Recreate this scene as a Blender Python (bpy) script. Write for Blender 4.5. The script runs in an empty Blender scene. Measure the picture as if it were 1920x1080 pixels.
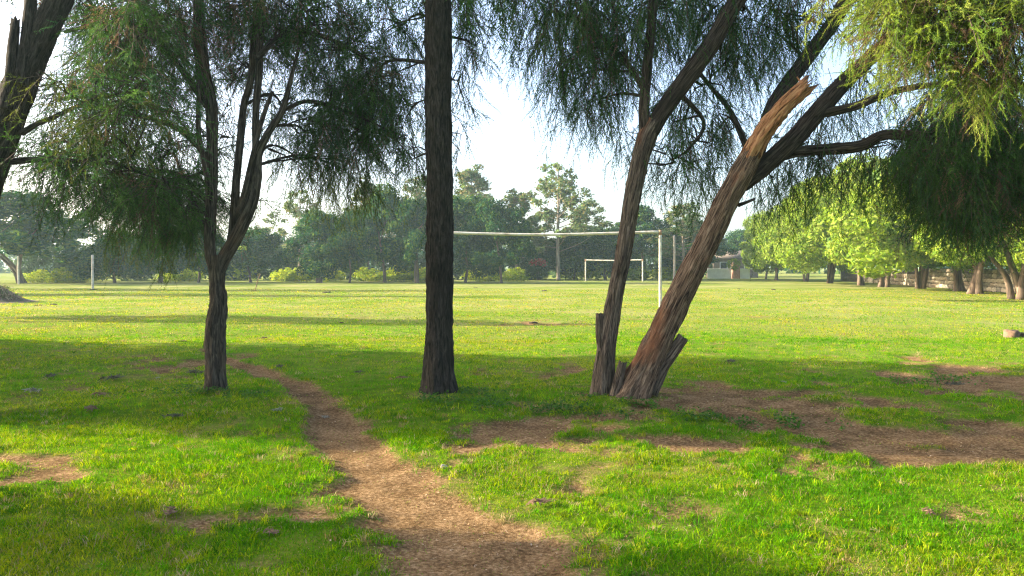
import bpy, math
import numpy as np
from mathutils import Vector

# ------------------------------------------------------------------ camera, sky, sun, exposure
SC = bpy.context.scene
COL = SC.collection
F, HZ, CH = 1478.0, 498.0, 1.55            # focal length and horizon row (1920 px frame), camera height in m
cam_d = bpy.data.cameras.new('camera'); cam = bpy.data.objects.new('camera', cam_d); COL.objects.link(cam)
cam.location = (0, 0, CH); cam.rotation_euler = (math.radians(90), 0, 0)
cam_d.sensor_width = 36.0; cam_d.lens = 36.0 * F / 1920.0
cam_d.shift_y = -(540.0 - HZ) / 1920.0
cam_d.clip_start = 0.05; cam_d.clip_end = 5000
SC.camera = cam

SUN_EL, SUN_FRONT = math.radians(20), math.radians(9)      # low sun from the left, a little beyond the picture plane
TO_SUN = Vector((-math.cos(SUN_EL) * math.cos(SUN_FRONT), math.cos(SUN_EL) * math.sin(SUN_FRONT), math.sin(SUN_EL)))
world = bpy.data.worlds.new('World'); SC.world = world; world.use_nodes = True
wn = world.node_tree.nodes; wl = world.node_tree.links
sky = wn.new('ShaderNodeTexSky'); sky.sky_type = 'NISHITA'; sky.sun_disc = False
sky.sun_elevation = SUN_EL; sky.sun_rotation = math.atan2(TO_SUN.x, TO_SUN.y)
sky.air_density = 0.75; sky.dust_density = 4.0; sky.ozone_density = 0.8
wl.new(sky.outputs[0], wn['Background'].inputs[0]); wn['Background'].inputs[1].default_value = 0.142
sun_d = bpy.data.lights.new('sun', 'SUN'); sun_d.energy = 4.3; sun_d.angle = math.radians(0.55); sun_d.color = (1.0, 0.87, 0.63)
sun = bpy.data.objects.new('sun', sun_d); COL.objects.link(sun)
sun.rotation_euler = TO_SUN.to_track_quat('Z', 'Y').to_euler(); sun.location = (-30, 5, 30)
SC.view_settings.view_transform = 'Standard'; SC.view_settings.look = 'None'
SC.view_settings.exposure = 2.15; SC.view_settings.gamma = 1.0
SC.render.engine = 'CYCLES'
SC.cycles.max_bounces = 8; SC.cycles.transparent_max_bounces = 8; SC.cycles.volume_bounces = 1
SC.cycles.use_denoising = True; SC.cycles.denoising_prefilter = 'NONE'; SC.cycles.filter_width = 1.2

# ------------------------------------------------------------------ helpers
def P(px, py, d):
    """photo pixel (1920x1080) at depth d metres -> world point"""
    return np.array(((px - 960.0) / F * d, d, CH + (HZ - py) / F * d))

def hash2(ix, iy, seed):
    h = (ix.astype(np.int64) * 374761393 + iy.astype(np.int64) * 668265263 + seed * 974634777) & 0xFFFFFFFF
    h = ((h ^ (h >> 13)) * 1274126177) & 0xFFFFFFFF
    return ((h ^ (h >> 16)) & 0xFFFF) / 65535.0

def vnoise(x, y, seed=0):
    x = np.asarray(x, float); y = np.asarray(y, float)
    ix = np.floor(x); iy = np.floor(y); fx = x - ix; fy = y - iy
    fx = fx * fx * (3 - 2 * fx); fy = fy * fy * (3 - 2 * fy)
    a = hash2(ix, iy, seed); b = hash2(ix + 1, iy, seed); c = hash2(ix, iy + 1, seed); d = hash2(ix + 1, iy + 1, seed)
    return (a * (1 - fx) + b * fx) * (1 - fy) + (c * (1 - fx) + d * fx) * fy

def fbm(x, y, seed=0, octv=4):
    s = 0; a = 0.5; t = 0
    for o in range(octv):
        s = s + a * vnoise(x * 2 ** o, y * 2 ** o, seed + o * 17); t += a; a *= 0.5
    return s / t

def norm(v):
    return v / np.maximum(np.linalg.norm(v, axis=-1, keepdims=True), 1e-9)

def mesh_from(name, verts, tris, tint=None, bark=None, smooth=False, quads=None):
    verts = np.asarray(verts, np.float32)
    tris = np.asarray(tris, np.int32).reshape(-1, 3)
    nq = 0 if quads is None else len(quads)
    me = bpy.data.meshes.new(name)
    me.vertices.add(len(verts)); me.vertices.foreach_set('co', verts.ravel())
    loops = tris.ravel()
    starts = np.arange(len(tris), dtype=np.int32) * 3
    if nq:
        q = np.asarray(quads, np.int32)
        starts = np.concatenate([starts, len(loops) + np.arange(nq, dtype=np.int32) * 4])
        loops = np.concatenate([loops, q.ravel()])
    me.loops.add(len(loops)); me.loops.foreach_set('vertex_index', loops.astype(np.int32))
    me.polygons.add(len(starts)); me.polygons.foreach_set('loop_start', starts.astype(np.int32))
    if smooth:
        me.polygons.foreach_set('use_smooth', np.ones(len(starts), bool))
    if tint is not None:
        a = me.attributes.new('tint', 'FLOAT_COLOR', 'POINT')
        t = np.ones((len(verts), 4), np.float32); t[:, :3] = tint
        a.data.foreach_set('color', t.ravel())
    if bark is not None:
        a = me.attributes.new('bark', 'FLOAT_VECTOR', 'POINT')
        a.data.foreach_set('vector', np.asarray(bark, np.float32).ravel())
    me.update(calc_edges=True); me.validate()
    return me

def add(name, me, mat, parent=None, loc=None, rot=None, scale=None, kind=None):
    o = bpy.data.objects.new(name, me); COL.objects.link(o)
    if mat is not None and me is not None and len(me.materials) == 0:
        me.materials.append(mat)
    if parent is not None: o.parent = parent
    if loc is not None: o.location = loc
    if rot is not None: o.rotation_euler = rot
    if scale is not None: o.scale = scale
    if kind: o['kind'] = kind
    return o

def tag(o, label, cat, group=None, kind=None):
    o['label'] = label; o['category'] = cat
    if group: o['group'] = group
    if kind: o['kind'] = kind
    return o

def empty(name, loc, rz=0.0, scale=None):
    o = bpy.data.objects.new(name, None); COL.objects.link(o); o.location = loc; o.rotation_euler = (0, 0, rz)
    if scale is not None: o.scale = scale
    return o

def copy_tree(root, loc, rz, scale=None):
    r = root.copy(); COL.objects.link(r); r.location = loc; r.rotation_euler = (0, 0, rz)
    if scale is not None: r.scale = scale
    for ch in root.children:
        c = ch.copy(); COL.objects.link(c); c.parent = r
        for g in ch.children:
            d = g.copy(); COL.objects.link(d); d.parent = c
    return r

class Acc:
    """collects triangles with a per-vertex colour"""
    def __init__(s): s.v = []; s.t = []; s.c = []; s.n = 0
    def put(s, v, t, c):
        v = np.asarray(v, float).reshape(-1, 3); t = np.asarray(t, np.int64).reshape(-1, 3)
        c = np.broadcast_to(np.asarray(c, float), v.shape) if np.ndim(c) == 1 else np.asarray(c, float).reshape(-1, 3)
        s.v.append(v); s.t.append(t + s.n); s.c.append(c); s.n += len(v)
    def build(s, name):
        return mesh_from(name, np.concatenate(s.v), np.concatenate(s.t), np.concatenate(s.c))

def catmull(pts, rad, step):
    pts = np.asarray(pts, float); rad = np.asarray(rad, float)
    n = len(pts)
    if n == 2:
        m = max(2, int(np.linalg.norm(pts[1] - pts[0]) / step) + 1)
        t = np.linspace(0, 1, m)[:, None]
        return pts[0] * (1 - t) + pts[1] * t, rad[0] * (1 - t[:, 0]) + rad[1] * t[:, 0]
    q = np.vstack([2 * pts[0] - pts[1], pts, 2 * pts[-1] - pts[-2]])
    out = []; ro = []
    for i in range(n - 1):
        p0, p1, p2, p3 = q[i], q[i + 1], q[i + 2], q[i + 3]
        m = max(2, int(np.linalg.norm(p2 - p1) / step) + 1)
        t = np.linspace(0, 1, m, endpoint=(i == n - 2))[:, None]
        out.append(0.5 * ((2 * p1) + (-p0 + p2) * t + (2 * p0 - 5 * p1 + 4 * p2 - p3) * t ** 2 + (-p0 + 3 * p1 - 3 * p2 + p3) * t ** 3))
        ro.append(rad[i] * (1 - t[:, 0]) + rad[i + 1] * t[:, 0])
    return np.vstack(out), np.concatenate(ro)

def tube(pts, rad, sides=10, step=0.05, rough=0.0, seed=0, cap=True, flare=0.0, lump=0.0, jag=0.0):
    """tapered tube along a smooth path; rough = bark ridges, lump = swellings, flare = root flare, jag = broken end"""
    p, r = catmull(pts, rad, step)
    n = len(p)
    tan = norm(np.gradient(p, axis=0))
    ref = np.array((0.3, 1.0, 0.1)) if abs(tan[0][1]) < 0.9 else np.array((1.0, 0, 0))
    u = norm(np.cross(tan, ref)); w = np.cross(tan, u)
    th = np.linspace(0, 2 * np.pi, sides, endpoint=False)
    L = np.concatenate([[0], np.cumsum(np.linalg.norm(np.diff(p, axis=0), axis=1))])
    TH, LL = np.meshgrid(th, L)
    R = r[:, None] * np.ones_like(TH)
    if flare: R = R * (1 + flare * np.exp(-LL / (r[0] * 1.6)) * (1 + 0.5 * np.cos(TH * 5 + seed)))
    if lump: R = R * (1 + lump * (fbm(np.cos(TH) * 1.3 + 7 + seed, np.sin(TH) * 1.3 + LL * 1.8, seed, 3) - 0.5) * 2)
    if rough:
        cx = np.cos(TH + 0.5 * np.sin(LL * 2.1 + seed)) * 5.0; sy = np.sin(TH + 0.5 * np.sin(LL * 2.1 + seed)) * 5.0
        cx = cx * 1.25; sy = sy * 1.25
        rid = fbm(cx + 31 + seed * 1.7 + LL * 2.0, sy + LL * 3.1 + 11, seed + 5, 3)
        rid2 = vnoise(cx * 2.6 + LL * 6.3, sy * 2.6 + LL * 9.0, seed + 9)
        R = R * (1 + rough * ((np.abs(rid - 0.5) * 3.0 - 0.45) + 0.35 * (rid2 - 0.5)))
    V = p[:, None, :] + (np.cos(TH) * R)[..., None] * u[:, None, :] + (np.sin(TH) * R)[..., None] * w[:, None, :]
    if jag:
        j = (hash2(np.arange(sides), np.full(sides, 3), seed) - 0.4) * jag
        V[-1] += tan[-1] * j[:, None]; V[-2] += tan[-1] * (j * 0.4)[:, None]
    rr = r[:, None]
    bark = np.stack([np.cos(TH) * rr, np.sin(TH) * rr, LL + seed * 3.1], -1).reshape(-1, 3)
    i = np.arange(n - 1)[:, None] * sides; k = np.arange(sides)[None, :]; k2 = (k + 1) % sides
    quads = np.stack([i + k, i + k2, i + sides + k2, i + sides + k], -1).reshape(-1, 4)
    V = V.reshape(-1, 3); tris = np.zeros((0, 3), int)
    if cap:
        c = len(V); V = np.vstack([V, V[-sides:].mean(0) - tan[-1] * (jag * 0.3), V[:sides].mean(0)])
        bark = np.vstack([bark, bark[-1], bark[0]])
        e = (n - 1) * sides; kk = np.arange(sides); k3 = (kk + 1) % sides
        tris = np.vstack([np.stack([e + kk, e + k3, np.full(sides, c)], -1), np.stack([k3, kk, np.full(sides, c + 1)], -1)])
    return V, quads, tris, bark

def join_tubes(name, tubes):
    v = []; q = []; t = []; b = []; n = 0
    for V, Q, T, B in tubes:
        v.append(V); q.append(Q + n); t.append(T + n); b.append(B); n += len(V)
    return mesh_from(name, np.vstack(v), np.vstack(t), bark=np.vstack(b), smooth=True, quads=np.vstack(q))

# ------------------------------------------------------------------ materials
def new_mat(name):
    m = bpy.data.materials.new(name); m.use_nodes = True
    return m, m.node_tree.nodes, m.node_tree.links, m.node_tree.nodes['Principled BSDF']

def ramp(nodes, stops):
    r = nodes.new('ShaderNodeValToRGB')
    while len(r.color_ramp.elements) < len(stops): r.color_ramp.elements.new(0.5)
    for e, (p, c) in zip(r.color_ramp.elements, stops):
        e.position = p; e.color = (*c, 1)
    return r

def leaf_mat(name, transl=0.45, rough=0.65, bright=1.0, spec=0.08):
    m, N, L, b = new_mat(name)
    at = N.new('ShaderNodeAttribute'); at.attribute_name = 'tint'
    b.inputs['Roughness'].default_value = rough; b.inputs['Specular IOR Level'].default_value = spec
    tr = N.new('ShaderNodeBsdfTranslucent'); mx = N.new('ShaderNodeMixShader'); mx.inputs[0].default_value = transl
    hs = N.new('ShaderNodeHueSaturation'); hs.inputs['Value'].default_value = bright
    L.new(at.outputs['Color'], hs.inputs['Color']); L.new(hs.outputs[0], b.inputs['Base Color'])
    h2 = N.new('ShaderNodeHueSaturation'); h2.inputs['Value'].default_value = 1.25; h2.inputs['Saturation'].default_value = 1.1; h2.inputs['Hue'].default_value = 0.488
    L.new(hs.outputs[0], h2.inputs['Color']); L.new(h2.outputs[0], tr.inputs['Color'])
    L.new(b.outputs[0], mx.inputs[1]); L.new(tr.outputs[0], mx.inputs[2])
    L.new(mx.outputs[0], N['Material Output'].inputs['Surface'])
    return m

def bark_mat(name, dark, mid, light, red=None, scale=30.0, bump=0.5, stretch=0.10):
    m, N, L, b = new_mat(name)
    at = N.new('ShaderNodeAttribute'); at.attribute_name = 'bark'
    mp = N.new('ShaderNodeMapping'); mp.inputs['Scale'].default_value = (scale, scale, scale * stretch)
    L.new(at.outputs['Vector'], mp.inputs[0])
    n1 = N.new('ShaderNodeTexNoise'); n1.inputs['Scale'].default_value = 1.0; n1.inputs['Detail'].default_value = 7; n1.inputs['Roughness'].default_value = 0.65; n1.inputs['Distortion'].default_value = 0.8
    L.new(mp.outputs[0], n1.inputs['Vector'])
    r = ramp(N, [(0.36, dark), (0.50, mid), (0.68, light)]); L.new(n1.outputs[0], r.inputs[0])
    n2 = N.new('ShaderNodeTexNoise'); n2.inputs['Scale'].default_value = 4.0; n2.inputs['Detail'].default_value = 4
    mp2 = N.new('ShaderNodeMapping'); mp2.inputs['Scale'].default_value = (1, 1, 0.3)
    L.new(at.outputs['Vector'], mp2.inputs[0]); L.new(mp2.outputs[0], n2.inputs['Vector'])
    mix = N.new('ShaderNodeMixRGB'); mix.blend_type = 'MIX'
    r2 = ramp(N, [(0.56, (0, 0, 0)), (0.72, (1, 1, 1))]); L.new(n2.outputs[0], r2.inputs[0])
    L.new(r2.outputs[0], mix.inputs[0]); L.new(r.outputs[0], mix.inputs[1])
    if red:
        rr = ramp(N, [(0.3, [c * 0.45 for c in red]), (0.7, red)]); L.new(n1.outputs[0], rr.inputs[0]); L.new(rr.outputs[0], mix.inputs[2])
    else:
        rr = ramp(N, [(0.3, [c * 0.8 for c in dark]), (0.7, [c * 1.0 for c in mid])]); L.new(n1.outputs[0], rr.inputs[0]); L.new(rr.outputs[0], mix.inputs[2])
    L.new(mix.outputs[0], b.inputs['Base Color'])
    bp = N.new('ShaderNodeBump'); bp.inputs['Strength'].default_value = bump; bp.inputs['Distance'].default_value = 0.03
    L.new(n1.outputs[0], bp.inputs['Height']); L.new(bp.outputs[0], b.inputs['Normal'])
    b.inputs['Roughness'].default_value = 0.92; b.inputs['Specular IOR Level'].default_value = 0.15
    return m

def plain_mat(name, c1, c2, scale=8.0, rough=0.85, bump=0.2, spec=0.3):
    m, N, L, b = new_mat(name)
    tc = N.new('ShaderNodeTexCoord')
    n1 = N.new('ShaderNodeTexNoise'); n1.inputs['Scale'].default_value = scale; n1.inputs['Detail'].default_value = 6; n1.inputs['Roughness'].default_value = 0.65
    L.new(tc.outputs['Object'], n1.inputs['Vector'])
    r = ramp(N, [(0.35, c1), (0.65, c2)]); L.new(n1.outputs[0], r.inputs[0]); L.new(r.outputs[0], b.inputs['Base Color'])
    bp = N.new('ShaderNodeBump'); bp.inputs['Strength'].default_value = bump; bp.inputs['Distance'].default_value = 0.03
    L.new(n1.outputs[0], bp.inputs['Height']); L.new(bp.outputs[0], b.inputs['Normal'])
    b.inputs['Roughness'].default_value = rough; b.inputs['Specular IOR Level'].default_value = spec
    return m

M_NEEDLE = leaf_mat('needle_foliage', 0.40)
M_LEAF = leaf_mat('broad_foliage', 0.35)
M_GRASS = leaf_mat('grass_blades', 0.45, 0.8, 1.0, 0.0)
M_SUNLEAF = leaf_mat('sun_tinted_needles', 0.55, 0.7, 1.0, 0.05)  # more translucent needle copy, paired with brighter tints for a sunlit look
M_DRY = leaf_mat('dry_litter', 0.1, 0.85)
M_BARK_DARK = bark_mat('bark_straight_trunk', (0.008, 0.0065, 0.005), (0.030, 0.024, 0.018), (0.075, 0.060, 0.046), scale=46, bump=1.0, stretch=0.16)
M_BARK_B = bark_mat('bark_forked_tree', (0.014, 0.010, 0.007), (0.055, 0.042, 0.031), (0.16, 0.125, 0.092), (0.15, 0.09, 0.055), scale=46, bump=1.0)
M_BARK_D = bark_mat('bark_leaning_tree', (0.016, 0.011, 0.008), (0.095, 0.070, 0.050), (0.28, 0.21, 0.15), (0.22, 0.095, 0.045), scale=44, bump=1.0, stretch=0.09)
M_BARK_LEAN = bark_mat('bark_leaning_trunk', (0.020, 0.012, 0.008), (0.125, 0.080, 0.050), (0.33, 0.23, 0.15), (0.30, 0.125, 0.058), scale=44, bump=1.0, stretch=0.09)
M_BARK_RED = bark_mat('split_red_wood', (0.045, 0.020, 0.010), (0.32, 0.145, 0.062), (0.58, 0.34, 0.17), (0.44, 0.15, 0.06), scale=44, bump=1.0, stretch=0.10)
M_BARK_D_SHADED = bark_mat('bark_leaning_tree_shaded', (0.008, 0.006, 0.004), (0.038, 0.028, 0.020), (0.11, 0.084, 0.06), scale=44, bump=1.0, stretch=0.09)  # darker copy of the leaning tree's bark, limb shade put into the colour
M_LIMB = bark_mat('bark_limb', (0.010, 0.008, 0.006), (0.042, 0.033, 0.025), (0.11, 0.086, 0.064), scale=46, bump=0.9)
M_FARBARK = bark_mat('bark_far_tree', (0.06, 0.045, 0.033), (0.14, 0.10, 0.075), (0.26, 0.19, 0.14), scale=10, bump=0.4)
M_PALEBARK = bark_mat('bark_pale_trunk', (0.10, 0.085, 0.065), (0.22, 0.18, 0.14), (0.34, 0.28, 0.22), scale=10, bump=0.3)

# ------------------------------------------------------------------ ground: worn dirt mask and height
def gpt(px, py):
    d = CH * F / (py - HZ); return (px - 960.0) / F * d, d

PATH = []
for px, py, wid in [(380, 655, 0.10), (430, 678, 0.22), (485, 692, 0.36), (540, 712, 0.36), (580, 740, 0.36), (612, 775, 0.38), (650, 820, 0.44), (690, 865, 0.52), (735, 915, 0.56), (795, 965, 0.66), (875, 1020, 0.82), (945, 1075, .95), (1005, 1130, 1.1), (1100, 1250, 0.8)]:
    x, y = gpt(px, py); PATH.append((x, y, wid * 0.64))
SPOTS = []   # worn patches: centre px, half width px, near/far rows px, strength
for px, hw, y0, y1, s in [(1400, 220, 722, 795, .95), (1330, 140, 730, 775, .95), (1560, 200, 770, 830, .7), (1620, 360, 796, 880, .98), (1880, 240, 800, 880, .95), (1850, 170, 680, 758, 1.0),
                          (1030, 170, 775, 865, 0.85), (1180, 260, 862, 900, 0.6), (1040, 90, 684, 712, 0.55), (60, 150, 862, 920, 0.58),
                          (330, 110, 668, 705, 0.6), (400, 90, 960, 985, 0.5), (590, 80, 940, 1000, 0.55), (1880, 140, 945, 1005, 0.5), (1600, 90, 985, 1010, 0.3),
                          (1000, 110, 930, 985, 0.6), (690, 110, 985, 1040, 0.5), (1440, 70, 960, 980, 0.25), (1010, 60, 600, 610, 0.7), (1050, 200, 1035, 1080, 0.55),
                          (1300, 130, 905, 950, 0.35), (230, 90, 700, 730, 0.4), (1560, 120, 735, 760, 0.6)]:
    xa, ya = gpt(px, y0); xb, yb = gpt(px, y1)
    cy = (ya + yb) / 2; cx = (px - 960) / F * cy
    SPOTS.append((cx, cy, hw / F * cy, max(0.12, (ya - yb) / 2), s))

def dirt(x, y):
    """0 = grass, 1 = bare soil"""
    x = np.asarray(x, float); y = np.asarray(y, float)
    best = np.full(x.shape, -9.0)
    wob = (fbm(x * 2.2, y * 2.2, 3, 4) - 0.5)
    for (x0, y0, w0), (x1, y1, w1) in zip(PATH[:-1], PATH[1:]):
        dx, dy = x1 - x0, y1 - y0; l2 = dx * dx + dy * dy
        t = np.clip(((x - x0) * dx + (y - y0) * dy) / l2, 0, 1)
        d = np.hypot(x - x0 - t * dx, y - y0 - t * dy)
        w = w0 + (w1 - w0) * t
        best = np.maximum(best, 1.0 + 0.5 - d / np.maximum(w, 0.02))
    out = np.clip(best + wob * 1.8, 0, 1)
    for cx, cy, rx, ry, s in SPOTS:
        d = np.sqrt(((x - cx) / rx) ** 2 + ((y - cy) / ry) ** 2)
        out = np.maximum(out, np.clip((1.35 - d) * s + wob * 3.4, 0, 1) * min(1.0, s + 0.1))
    fine = fbm(x * 9, y * 9, 21, 3) - 0.5
    out = out + fine * 0.45 * (out > 0.02) + np.clip(fbm(x * 1.1, y * 1.1, 77, 3) - 0.60, 0, 1) * 1.6 * (y < 30)
    return np.clip(out, 0, 1)

MOUNDS = [(*gpt(405, 738), 0.9, 0.05), (*gpt(823, 742), 0.9, 0.06), (*gpt(1165, 752), 1.3, 0.07)]
def gz(x, y, dm=None):
    x = np.asarray(x, float); y = np.asarray(y, float)
    z = (fbm(x * 0.35, y * 0.35, 91, 3) - 0.5) * 0.10 * np.exp(-np.maximum(y - 20, 0) / 60)
    z = z + (fbm(x * 5, y * 5, 92, 2) - 0.5) * 0.025 * np.exp(-np.maximum(y - 8, 0) / 10)
    for mx, my, r, h in MOUNDS:
        z = z + h * np.exp(-((x - mx) ** 2 + (y - my) ** 2) / (r * r) * 1.5)
    near = (np.abs(x) < 14) & (y < 24) & (y > 0)
    if near.any():
        d = dirt(x[near], y[near]) if dm is None else dm[near]
        z[near] -= 0.045 * np.clip(d * 1.4 - 0.3, 0, 1)
    return z

def axis(fine0, fine1, step, lo, hi, grow):
    a = list(np.arange(fine0, fine1, step)); s = step
    while a[-1] < hi: s *= grow; a.append(a[-1] + s)
    s = step; b = [fine0]
    while b[-1] > lo: s *= grow; b.append(b[-1] - s)
    return np.array(b[:0:-1] + a)
gx = axis(-8.5, 8.5, 0.055, -420, 420, 1.09); gy = axis(3.2, 13, 0.055, -120, 700, 1.07)
GX, GY = np.meshgrid(gx, gy)
GD = np.zeros_like(GX); nearm = (np.abs(GX) < 14) & (GY < 24) & (GY > 0)
GD[nearm] = dirt(GX[nearm], GY[nearm])
GZ = gz(GX, GY, GD)
nx, ny = len(gx), len(gy)
ii = (np.arange(ny - 1)[:, None] * nx + np.arange(nx - 1)[None, :])
gq = np.stack([ii, ii + 1, ii + nx + 1, ii + nx], -1).reshape(-1, 4)
gm = mesh_from('ground', np.stack([GX, GY, GZ], -1).reshape(-1, 3), np.zeros((0, 3), int), quads=gq, smooth=True)
a = gm.attributes.new('dirt', 'FLOAT', 'POINT'); a.data.foreach_set('value', GD.ravel().astype(np.float32))
m, N, L, b = new_mat('turf_and_soil')
geo = N.new('ShaderNodeNewGeometry')
def noise(scale, detail=5, rough=0.6):
    n = N.new('ShaderNodeTexNoise'); n.inputs['Scale'].default_value = scale; n.inputs['Detail'].default_value = detail; n.inputs['Roughness'].default_value = rough
    L.new(geo.outputs['Position'], n.inputs['Vector']); return n
nA, nB, nC, nD = noise(0.22, 5), noise(3.0, 6), noise(38, 5, 0.7), noise(130, 3)
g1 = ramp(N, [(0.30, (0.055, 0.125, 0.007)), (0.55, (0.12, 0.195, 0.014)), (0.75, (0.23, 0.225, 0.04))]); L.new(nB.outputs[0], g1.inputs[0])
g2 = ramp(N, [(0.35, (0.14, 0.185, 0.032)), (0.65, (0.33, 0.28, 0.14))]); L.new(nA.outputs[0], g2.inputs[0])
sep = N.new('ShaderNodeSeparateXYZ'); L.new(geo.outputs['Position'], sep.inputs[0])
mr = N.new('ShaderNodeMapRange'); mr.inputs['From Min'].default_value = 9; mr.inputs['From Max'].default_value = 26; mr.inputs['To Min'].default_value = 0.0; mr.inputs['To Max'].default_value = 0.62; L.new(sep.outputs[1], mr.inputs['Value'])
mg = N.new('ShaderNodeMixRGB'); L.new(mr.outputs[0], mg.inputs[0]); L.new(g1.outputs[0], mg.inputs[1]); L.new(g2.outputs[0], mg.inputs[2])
d1 = ramp(N, [(0.32, (0.075, 0.046, 0.022)), (0.50, (0.20, 0.130, 0.068)), (0.74, (0.44, 0.315, 0.185))]); L.new(nC.outputs[0], d1.inputs[0])
d2 = ramp(N, [(0.32, (0.60, 0.56, 0.50)), (0.68, (1.3, 1.25, 1.2))]); L.new(nB.outputs[0], d2.inputs[0])
md = N.new('ShaderNodeMixRGB'); md.blend_type = 'MULTIPLY'; md.inputs[0].default_value = 1; L.new(d1.outputs[0], md.inputs[1]); L.new(d2.outputs[0], md.inputs[2])
at = N.new('ShaderNodeAttribute'); at.attribute_name = 'dirt'
ma = N.new('ShaderNodeMath'); ma.operation = 'MULTIPLY_ADD'; L.new(nC.outputs[0], ma.inputs[0]); ma.inputs[1].default_value = 0.7
ms = N.new('ShaderNodeMath'); ms.operation = 'ADD'; ms.inputs[1].default_value = -0.35; L.new(at.outputs['Fac'], ms.inputs[0]); L.new(ms.outputs[0], ma.inputs[2])
rs = ramp(N, [(0.10, (0, 0, 0)), (0.62, (1, 1, 1))]); L.new(ma.outputs[0], rs.inputs[0])
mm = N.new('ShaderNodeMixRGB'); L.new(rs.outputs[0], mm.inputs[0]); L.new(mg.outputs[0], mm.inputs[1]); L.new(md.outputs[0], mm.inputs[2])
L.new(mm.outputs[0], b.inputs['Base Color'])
bp = N.new('ShaderNodeBump'); bp.inputs['Strength'].default_value = 0.8; bp.inputs['Distance'].default_value = 0.02
ad = N.new('ShaderNodeMath'); ad.operation = 'ADD'; L.new(nC.outputs[0], ad.inputs[0]); L.new(nD.outputs[0], ad.inputs[1]); L.new(ad.outputs[0], bp.inputs['Height'])
L.new(bp.outputs[0], b.inputs['Normal']); b.inputs['Roughness'].default_value = 0.95; b.inputs['Specular IOR Level'].default_value = 0.0
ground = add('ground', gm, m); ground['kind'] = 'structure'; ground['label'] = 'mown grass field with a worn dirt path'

# ------------------------------------------------------------------ grass blades
def blades(x, y, h, w, cols, lean, rng, two=True):
    n = len(x); z = gz(x, y)
    ang = rng.uniform(0, 2 * np.pi, n); la = rng.uniform(0, 2 * np.pi, n)
    base = np.stack([x, y, z - 0.004], -1)
    wd = np.stack([np.cos(ang), np.sin(ang), np.zeros(n)], -1) * (w / 2)[:, None]
    ld = np.stack([np.cos(la), np.sin(la), np.zeros(n)], -1) * (h * lean)[:, None]
    up = np.array((0, 0, 1.0)) * h[:, None]
    if two:
        mid = base + up * 0.6 + ld * 0.35; tip = base + up * (1 - 0.35 * lean[:, None]) + ld
        V = np.stack([base - wd, base + wd, mid - wd * 0.75, mid + wd * 0.75, tip], 1)
        T = np.array([[0, 1, 3], [0, 3, 2], [2, 3, 4]]); k = 5
    else:
        tip = base + up + ld; V = np.stack([base - wd, base + wd, tip], 1); T = np.array([[0, 1, 2]]); k = 3
    tr = (np.arange(n)[:, None, None] * k + T[None]).reshape(-1, 3)
    return V.reshape(-1, 3), tr, np.repeat(cols, k, axis=0)

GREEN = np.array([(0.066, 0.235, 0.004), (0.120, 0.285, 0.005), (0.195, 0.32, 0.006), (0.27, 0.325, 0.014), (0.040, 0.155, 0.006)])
STRAW = np.array([(0.34, 0.26, 0.11), (0.28, 0.22, 0.07), (0.40, 0.33, 0.17)])
rng = np.random.default_rng(7)
def scatter(n, y0, y1, power):
    y = y0 + (y1 - y0) * rng.random(n) ** power
    x = (rng.random(n) * 2 - 1) * (y * 0.69 + 0.6)
    return x, y
G = Acc()
def grass_layer(n, y0, y1, power, hlo, hhi, w, two, straw, minw=0.0):
    x, y = scatter(n, y0, y1, power)
    d = dirt(x, y)
    nn = fbm(x * 7, y * 7, 55, 2)
    keep = (d + (nn - 0.5) * 0.9 + rng.normal(0, .16, n) < 0.42) | (rng.random(n) < 0.30 * np.clip(1.12 - d, 0.08, 1))
    x, y, d = x[keep], y[keep], d[keep]; k = len(x)
    patch = fbm(x * 0.8, y * 0.8, 13, 3); tuft = np.clip(fbm(x * 3.2, y * 3.2, 14, 3) * 2.4 - 0.75, 0.15, 1.5)
    h = (hlo + (hhi - hlo) * rng.random(k) ** 1.5) * (0.35 + 0.85 * tuft) * np.clip(1.15 - d, 0.35, 1)
    ci = np.clip((patch * 5.6 - 0.8 + rng.normal(0, 0.9, k)), 0, 3.999).astype(int)
    ci = np.where(rng.random(k) < 0.15, 4, ci)
    c = GREEN[ci] * rng.uniform(0.75, 1.25, (k, 1))
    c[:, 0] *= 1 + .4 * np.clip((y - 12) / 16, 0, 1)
    s = rng.random(k) < straw * (0.5 + 3.0 * d) * (0.4 + 1.5 * (patch > 0.52))
    c[s] = STRAW[rng.integers(0, 3, s.sum())] * rng.uniform(0.7, 1.1, (s.sum(), 1))
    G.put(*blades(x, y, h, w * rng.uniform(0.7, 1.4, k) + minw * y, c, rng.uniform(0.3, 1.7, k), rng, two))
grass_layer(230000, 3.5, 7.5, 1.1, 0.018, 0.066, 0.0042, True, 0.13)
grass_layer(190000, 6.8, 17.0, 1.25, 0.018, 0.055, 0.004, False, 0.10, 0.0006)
grass_layer(150000, 16.0, 52.0, 1.35, 0.03, 0.06, 0.006, False, 0.20, 0.0007)
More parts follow.
